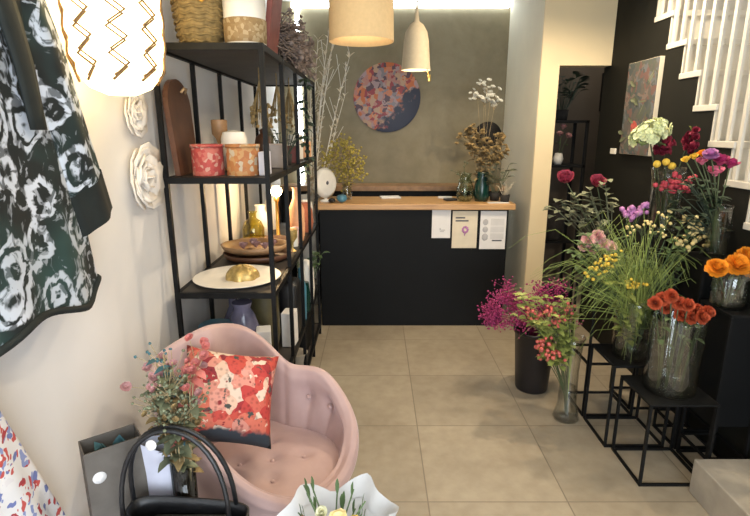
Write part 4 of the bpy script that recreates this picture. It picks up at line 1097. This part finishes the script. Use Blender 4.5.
stand('low black wire stand second from the front, carrying the grass bouquet vase', 1.19, 1.50, 2.33, 2.61, .46)
stand('taller black wire stand behind the grass bouquet, under the pink carnations', 1.19, 1.48, 2.625, 2.90, .74, mid=.32)
stand('tall black panelled stand beside the stone step, carrying the marigold vase', 1.545, 1.735, 2.08, 2.30, .82, panel=True, mid=.10)
stand('tallest black panelled stand at the dark wall, carrying a clear glass vase', 1.545, 1.735, 2.315, 2.53, 1.0, panel=True, mid=.10)
stand('tall black wire stand in the back corner, carrying the hydrangea vase', 1.495, 1.735, 2.70, 2.96, 1.04, mid=.4)

# vases on the stands
VA = V((1.375, 2.17, .4205)); vase('glass_cylinder_vase', 'large clear glass cylinder holding the orange ranunculus', VA, [(.105, 0), (.113, .01), (.113, .35), (.116, .36)], 'glass', .12)
VB = V((1.325, 2.45, .4605)); vase('glass_cylinder_vase', 'clear glass vase holding the green grass bouquet', VB, [(.085, 0), (.092, .01), (.088, .28), (.10, .32)], 'glass', .08)
VC = V((1.31, 2.74, .7405)); vase('glass_cylinder_vase', 'clear glass vase holding the pink carnations and roses', VC, [(.055, 0), (.06, .01), (.058, .2), (.065, .22)], 'glass', .08)
VD = V((1.60, 2.195, .8205)); vase('glass_cylinder_vase', 'short clear glass vase holding the yellow-orange marigolds', VD, [(.055, 0), (.075, .02), (.075, .14), (.06, .18)], 'glass', .09)
VF = V((1.66, 2.42, 1.0005)); vase('glass_cylinder_vase', 'narrow clear glass vase on the tallest stand at the dark wall', VF, [(.045, 0), (.05, .01), (.05, .24), (.054, .25)], 'glass', .09)
VE = V((1.615, 2.83, 1.0405)); vase('glass_cylinder_vase', 'tall clear glass vase holding the hydrangea and crimson flowers', VE, [(.07, 0), (.08, .01), (.085, .30), (.095, .36)], 'glass', .10)
# orange ranunculus
ORD = ['leftmost', 'second from the left', 'third from the left', 'fourth from the left', 'fifth from the left', 'sixth from the left', 'seventh from the left', 'fourth from the right', 'third from the right', 'second from the right', 'rightmost']
OP = [(655, 303, .030), (662, 299, .031), (666, 308, .026), (671, 296, .031), (679, 303, .031), (682, 315, .034), (688, 305, .030), (691, 318, .030), (697, 310, .031), (702, 317, .032), (708, 312, .031)]
for i, (u, v, s_) in enumerate(OP):
    flower('orange_ranunculus', 'orange ranunculus with a dark eye, ' + ORD[i] + ' over the big cylinder', VA + V((.012 * (i - 5), .012 * (i % 3 - 1), .012)), pY(u, v, 2.09 + .02 * (i % 3)), s_, 'orange', 'pom', ax=(.08 * (i - 5), -.8, .5), seed=400 + i, leaves=1, group='orange ranunculus in the big cylinder', stem=.0028, leafsize=.05, wide=.55)
# marigolds
for i, (u, v, s_) in enumerate(((717, 268, .046), (737, 265, .052), (748, 257, .05), (752, 270, .045))):
    flower('marigold', ['marigold pompom, leftmost over the short vase', 'marigold pompom, second from left over the short vase', 'marigold pompom, highest over the short vase', 'marigold pompom cut by the right edge of the view'][i], VD + V((.012 * (i - 1.5), 0, .02)), pY(u, v, 2.13 + .02 * i), s_, 'marigold', 'pom', ax=(.1 * (i - 2), -.6, .8), seed=420 + i, leaves=1, wide=.55, group='marigolds in the short vase', stem=.004)
# grass bouquet with small blooms (vase B)
gm = MB(); rng = random.Random(17)
for k in range(280):
    u, v = rng.gauss(636, 27), rng.gauss(268, 24)
    q = pY(u, v, 2.40 + rng.gauss(0, .07)) - VB
    if q.x > .27: continue
    b0 = V((rng.gauss(0, .03), rng.gauss(0, .03), rng.uniform(.15, .22)))
    P = [p for p in arc(b0, q, n=5)]
    dr = V((q.x - P[3].x, q.y - P[3].y, 0)) * .8
    P.append(q + dr + V((0, 0, -.02 - .05 * rng.random()))); P.append(P[-1] + dr * .7 - V((0, 0, .03 + .06 * rng.random())))
    gm.tube(P, [.0005, .0006, .0009, .0012, .0011, .0009, .0004], 3, False)
o = gm.build('bear_grass', 'grass'); o.location = VB; tag(o, 'fine green grass arching out of the second stand vase', 'grass', kind='stuff')
spray('white_waxflower', 'tiny cream blooms above the grass bouquet', VB + V((.02, .02, .014)), [pY(u, v, 2.5) for u, v in ((642, 228), (654, 224), (668, 214), (632, 234), (662, 232))], 'butter', .008, lm='leaf', nleaf=7, dots=7, spread=.022, seed=500, leafsize=.05)
spray('yellow_freesia', 'yellow and cream freesia leaning right of the grass bouquet', VB + V((.03, .0, .014)), [pY(u, v, 2.48) for u, v in ((684, 221), (692, 228), (688, 238), (682, 246), (700, 236), (697, 224), (706, 246))], 'butter', .012, lm='leaf', nleaf=6, dots=6, spread=.024, seed=501, leafsize=.06)
spray('solidago', 'yellow solidago hanging over the left rim of the grass vase', VB + V((-.03, -.02, .014)), [pY(u, v, 2.38) for u, v in ((600, 264), (608, 270), (626, 284), (637, 286), (592, 272), (612, 256))], 'yellow', .0085, lm='leaf_lime', nleaf=14, dots=10, spread=.022, seed=502, leafsize=.06)
# carnations, roses, stock (vase C)
for i, (u, v, s_) in enumerate(((588, 240, .036), (598, 236, .036), (595, 247, .036), (604, 244, .034), (611, 247, .032), (584, 246, .03))):
    flower('pink_carnation', ['pink carnation at the upper left of the pink cluster', 'topmost pink carnation of the cluster', 'lower middle pink carnation of the cluster', 'pink carnation right of the middle of the cluster', 'rightmost pink carnation of the cluster', 'leftmost pink carnation of the cluster'][i], VC + V((-.02 + .008 * i, -.02, .02)), pY(u, v, 2.60 + .015 * (i % 3)), s_, 'pink', 'pom', ax=(-.2, -.8, .5), seed=440 + i, leaves=1, group='pink carnations', wide=.6)
for i, (u, v, s_) in enumerate(((565, 180, .052), (597, 184, .047))):
    t = flower('dark_pink_rose', ['dark pink rose standing in front of the doorway', 'dark pink rose at the edge of the dark wall'][i], VC + V((-.03 + .02 * i, .015, .02)), pY(u, v, 2.78), s_ * 1.18, 'rose_pink', 'rose', ax=(-.25 + .2 * i, -.6, .65), seed=460 + i, leaves=5, lm='leaf_sage', leafsize=.09, group='dark pink roses', wide=1.15)
rl = MB(); rng = random.Random(71)
for u, v in ((560, 200), (574, 196), (584, 205), (592, 200), (606, 196), (612, 203), (580, 215), (598, 213), (570, 205), (590, 190), (605, 180), (568, 215), (600, 222), (555, 208)):
    q = pY(u, v, 2.76 + rng.uniform(-.05, .05)) - VC
    rl.tube([(-.02, .01, .02), (q.x * .4, q.y * .4, q.z * .6), q], .0022, 4, False)
    for k in range(4):
        a = rng.random() * 6.28; rl.leaf(q + V((0, 0, -.015 * k)), (math.cos(a), math.sin(a) - .3, .3), .075, .024)
o = rl.build('rose_foliage', 'leaf_sage'); o.location = VC; tag(o, 'grey-green rose leaves under the dark pink roses', 'foliage')
spray('lilac_stock', 'lilac purple flower spike above the carnations', VC + V((.03, .0, .02)), [pY(u, v, 2.68) for u, v in ((630, 210), (638, 213), (645, 208), (633, 217))], 'lilac', .014, lm='leaf', nleaf=4, dots=9, spread=.018, seed=503, leafsize=.05)
# hydrangea etc (vase E)
hd = pY(650, 134, 2.78)
ht = thing('hydrangea', 'pale green and white hydrangea head in front of the botanical canvas', 'flower', VE + V((-.02, 0, .02)))
hb_, hs_ = MB(), MB(); rng = random.Random(5); rel = hd - (VE + V((-.02, 0, .02)))
for k in range(130):
    d = V((rng.gauss(0, 1), rng.gauss(0, 1), rng.gauss(0, 1))).normalized()
    if d.z < -.5: continue
    p = rel + V((d.x * .095, d.y * .075, d.z * .065 + .028 * d.x))
    hb_.petals(p, d, .022, [(4, 75, 1.0)], k, wide=1.1, core=.15)
hb_.build('flower_head', 'green_white', ht); hs_.tube([V((0, 0, 0)), rel * .5 + V((0, 0, .05)), rel - V((0, 0, .02))], .004, 6).build('stem', 'stem', ht)
hl = MB()
for k in range(5):
    a = k * 1.3; hl.leaf(rel - V((0, 0, .05)), (math.cos(a), math.sin(a), .2), .10, .035)
hl.build('leaves', 'leaf', ht)
for i, (u, v, u1, v1) in enumerate(((663, 152, 665, 138), (691, 148, 692, 132))):
    hdp = pY(u, v, 2.76); b0 = VE + V((.0 + .02 * i, .02, .02)); t = thing('crimson_snapdragon', ['crimson flower spike just right of the hydrangea', 'crimson flower spike standing apart against the dark wall'][i], 'flower', b0, 0, 'crimson flower spikes')
    B_, S_ = MB(), MB(); tp = pY(u1, v1, 2.76); rng = random.Random(520 + i)
    path = [p - b0 for p in arc(b0, tp)]
    S_.tube(path, .003, 5).build('stem', 'stem_dark', t)
    for k in range(22):
        f = rng.random(); p = (hdp - b0).lerp(tp - b0, f * 1.1 - .1) + V((rng.gauss(0, .020), rng.gauss(0, .020), rng.gauss(0, .008))) * (1 - .5 * f)
        B_.petals(p, (rng.gauss(0, 1), -.5, .3), .024, HEADS['rose'], k, core=.4)
    B_.build('flower_head', 'crimson', t)
    lf_ = MB()
    for k in range(5): lf_.leaf(path[-1] - V((0, 0, .0)), (rng.uniform(-.6, .6), rng.uniform(-.6, .6), 1), .05, .008)
    lf_.build('leaf', 'leaf_lime', t)
for i, (u, v) in enumerate(((657, 164), (666, 162), (672, 166))):
    b0 = VE + V((-.03 + .02 * i, -.02, .02)); hp_ = pY(u, v, 2.70); t = thing('craspedia', ['yellow ball flower, leftmost of three in front of the tall glass vase', 'yellow ball flower, middle of three in front of the tall glass vase', 'yellow ball flower, rightmost of three in front of the tall glass vase'][i], 'flower', b0, 0, 'yellow ball flowers')
    MB().ball(hp_ - b0, .019, 3).build('flower_head', 'yellow', t); MB().tube([p - b0 for p in arc(b0, hp_)], .0022, 5).build('stem', 'stem', t)
spray('red_celosia', 'dusky red celosia leaning left of the purple blooms', VE + V((.03, -.03, .02)), [pY(u, v, 2.66) for u, v in ((672, 186), (680, 184), (688, 181), (676, 181), (684, 187), (666, 185))], 'red_comb', .013, lm='leaf_dark', nleaf=3, dots=9, spread=.018, seed=505, leafsize=.05)
# mixed stems in vase F
for i, (u, v, s_, m_, kd, lab) in enumerate(((720, 163, .050, 'magenta', 'rose', 'deep magenta bloom, largest at the right above the clear vase'), (730, 166, .042, 'magenta', 'rose', 'deep magenta bloom at the far right above the clear vase'), (715, 174, .046, 'hot_pink', 'rose', 'dusty rose pink bloom below the deep magenta ones'), (702, 163, .034, 'hot_pink', 'rose', 'small pink bloom between the yellow and magenta flowers'), (711, 154, .036, 'lilac', 'ball', 'lilac bloom just under the white stair'), (686, 161, .024, 'yellow', 'rose', 'yellow tulip-like bloom, leftmost of the yellow row'), (694, 158, .026, 'yellow', 'rose', 'yellow bloom second in the yellow row'), (702, 155, .028, 'marigold', 'rose', 'orange-yellow bloom at the right end of the yellow row'))):
    flower('mixed_bloom', lab, VF + V((.006 * (i - 4), .004 * (i % 3), .02)), pY(u, v, 2.38 + .015 * (i % 4)), s_, m_, kd, seed=540 + i, leaves=2, lm='leaf_dark', leafsize=.06, group='mixed blooms in the tallest vase', wide=1.1)
# extra dark foliage behind the bouquets
fo = MB(); rng = random.Random(81)
for k in range(34):
    u, v = rng.uniform(676, 724), rng.uniform(178, 232)
    q = pY(u, v, 2.46 + rng.uniform(-.03, .03)) - VF
    fo.tube([(0, 0, .02), (q.x * .3, q.y * .3, max(.1, q.z * .6)), q], .0018, 4, False)
    for j in range(3):
        a = rng.random() * 6.28; fo.leaf(q, (math.cos(a), math.sin(a) - .2, .4), .07, .014)
o = fo.build('dark_foliage', 'leaf_dark'); o.location = VF; tag(o, 'dark green leaves filling the tallest vase under the magenta blooms', 'foliage')
fo = MB(); rng = random.Random(82)
for k in range(40):
    u, v = rng.uniform(576, 676), rng.uniform(232, 290)
    q = pY(u, v, 2.5 + rng.uniform(-.04, .05)) - VB
    fo.tube([(0, 0, .016), (q.x * .35, q.y * .35, q.z * .6), q], .002, 4, False)
    for j in range(4):
        a = rng.random() * 6.28; fo.leaf(q, (math.cos(a), math.sin(a) - .2, .4), .07, .016)
o = fo.build('green_foliage', 'leaf'); o.location = VB; tag(o, 'mid green leaves among the grass of the second stand vase', 'foliage')

# ---------------------------------------------------------------- floor bucket and floor vase
BK = V((1.0, 2.97, 0))
bu = thing('flower_bucket', 'black plastic bucket on the floor in front of the counter end', 'bucket', BK)
MB().lathe(vase_prof([(.095, 0), (.10, .01), (.125, .39), (.130, .40)], .004), 40).build('tub', 'bucket', bu)
MB().lathe([(.118, .375), (.134, .385), (.134, .402), (.126, .402)], 40).build('rim', 'bucket', bu)
gy, gs = MB(), MB(); rng = random.Random(44)
gt = thing('gypsophila_bunch', 'hazy magenta gypsophila bunch in the black bucket', 'flowers', BK + V((0, 0, .012)))
b0 = BK + V((0, 0, .012))
brs = []
for k in range(62):
    u = rng.uniform(488, 574); v = rng.uniform(284, 325) 
    if u < 505: v = rng.uniform(292, 326)
    brs.append(pY(u, v, 2.97 + rng.gauss(0, .07)))
for q in brs:
    st0 = V((rng.gauss(0, .025), rng.gauss(0, .025), .0)); rq = q - b0
    gs.tube([st0, (rq.x * .12, rq.y * .3, .40), (rq.x * .6, rq.y * .7, .40 + (rq.z - .40) * .7), rq], .0016, 4, False)
    for j in range(36):
        p = rq + V((rng.gauss(0, .030), rng.gauss(0, .035), rng.gauss(0, .024)))
        gy.ball(p, rng.uniform(.0035, .0075), 1)
        if j % 3 == 0: gs.tube([rq - V((0, 0, .02)), p], .0008, 3, False)
o = gy.build('blossom_haze', 'gyp', gt); o['kind'] = 'stuff'; gs.build('stems', 'gyp', gt)
FV = V((1.09, 2.61, 0))
vase('floor_glass_vase', 'tall clear glass vase on the floor beside the wire stands', FV, [(.066, 0), (.072, .012), (.052, .10), (.046, .30), (.056, .46), (.066, .50)], 'glass', .2)
groups = [('hypericum_berries', 'coral red berry clusters topping the tall floor vase', 2.58, ((528, 312), (535, 316), (548, 312), (560, 318), (566, 314), (555, 324), (540, 322), (570, 308)), 'berry', .0105, 'leaf_lime', 10),
          ('hypericum_berries', 'coral red berry cluster drooping low left of the floor vase', 2.52, ((541, 346), (546, 342), (548, 352), (556, 354), (544, 356)), 'berry', .012, 'leaf_lime', 4)]
for gi, (nm, lab, yy, px, m_, dot, lm_, nl) in enumerate(groups):
    spray(nm, lab, FV + V((.01 * gi, 0, .014)), [pY(u, v, yy + .03 * math.sin(i * 2.3)) for i, (u, v) in enumerate(px)], m_, dot, 'berries', lm=lm_, nleaf=nl + 8, dots=8, spread=.020, seed=600 + gi, lmin=4 + gi, leafsize=.055, leafw=.35, group='hypericum in the floor vase')
fl_ = MB(); rng = random.Random(83)
for k in range(30):
    u, v = rng.uniform(514, 580), rng.uniform(294, 330)
    q = pY(u, v, 2.6 + rng.uniform(-.06, .06)) - FV
    fl_.tube([(0, 0, .016), (q.x * .05, q.y * .2, .42), q], .0017, 4, False)
    for j in range(4):
        a = rng.random() * 6.28; fl_.leaf(q, (math.cos(a), math.sin(a), .5), .05, .015)
o = fl_.build('lime_foliage', 'leaf_lime'); o.location = FV; tag(o, 'yellow-green leaves spreading over the tall floor vase', 'foliage')

# ---------------------------------------------------------------- lights
def light(kind, name, loc_, energy, col, size=.1, rot=(0, 0, 0), size_y=None, spot=None, blend=.5):
    l = bpy.data.lights.new(name, kind); l.energy = energy; l.color = col
    if kind == 'AREA':
        l.size = size
        if size_y: l.shape = 'RECTANGLE'; l.size_y = size_y
    else: l.shadow_soft_size = size
    if kind == 'SPOT': l.spot_size = R(spot or 110); l.spot_blend = blend
    o = bpy.data.objects.new(name, l); C.objects.link(o); o.location = V(loc_); o.rotation_euler = rot; return o
WARM = (1, .82, .58)
dl = thing('ceiling_downlight', 'recessed ceiling spot above the right-hand flower stands', 'ceiling light', (1.32, 2.98, 2.72), 0, 'recessed ceiling spots')
MB().lathe([(.05, -.001), (.062, -.001), (.062, -.012), (.05, -.012)], 28).build('ring', 'white_ceramic', dl)
MB().lathe([(0, -.003), (.05, -.003), (.05, -.006), (0, -.006)], 28).build('diffuser', 'spot_disc', dl)
places = [((1.32, 2.98), 38, None), ((.62, 1.75), 11, 'recessed ceiling spot above the middle of the shop floor'), ((.45, .5), 7, 'recessed ceiling spot above the photographer'), ((.84, 3.15), 19, 'recessed ceiling spot in front of the counter'), ((1.15, 1.2), 6, 'recessed ceiling spot near the stair foot')]
for i, ((x, y), e, lab) in enumerate(places):
    if i: dup(dl, (x, y, 2.72), 0, lab)
    light('SPOT', 'downlight', (x, y, 2.70), e * 2.6, WARM, .03, spot=150, blend=.6)
light('AREA', 'daylight', (.42, -1.55, 1.35), 132, (.82, .91, 1.0), 2.1, (R(90), 0, R(28)), 2.1)
light('POINT', 'bell_bulb', (.272, 3.6, 2.0), 3.5, WARM, .04)
light('POINT', 'drum_bulb', (-.062, 2.5, 2.12), 9, WARM, .05)
light('POINT', 'shelf_bulb', (-.632, 3.20, 1.235), 5, (1, .70, .38), .03)
light('AREA', 'stair_light', (2.25, 2.6, 3.55), 4, (1, .88, .70), .5)
light('POINT', 'backroom_light', (2.2, 5.0, 2.4), 5.5, (1, .85, .65), .1)

w = bpy.data.worlds.new('world'); sc.world = w; w.use_nodes = True
w.node_tree.nodes['Background'].inputs[0].default_value = (.75, .85, 1, 1); w.node_tree.nodes['Background'].inputs[1].default_value = .35

cam = bpy.data.cameras.new('camera'); cam.lens = F / 750 * 36; cam.sensor_width = 36; cam.sensor_fit = 'HORIZONTAL'; cam.clip_start = .02
co_ = bpy.data.objects.new('camera', cam); C.objects.link(co_); co_.location = (0, 0, H); co_.rotation_euler = (R(90) - PITCH, 0, 0)
sc.camera = co_
sc.view_settings.view_transform = 'Standard'; sc.view_settings.look = 'None'; sc.view_settings.gamma = 1
sc.view_settings.exposure = 0
try: sc.view_settings.use_curve_mapping = False
except Exception: pass
try:
    sc.cycles.use_denoising = True
    sc.cycles.transparent_max_bounces = 24; sc.cycles.max_bounces = 10
    sc.cycles.sample_clamp_indirect = 6
except Exception: pass
bpy.context.view_layer.update()
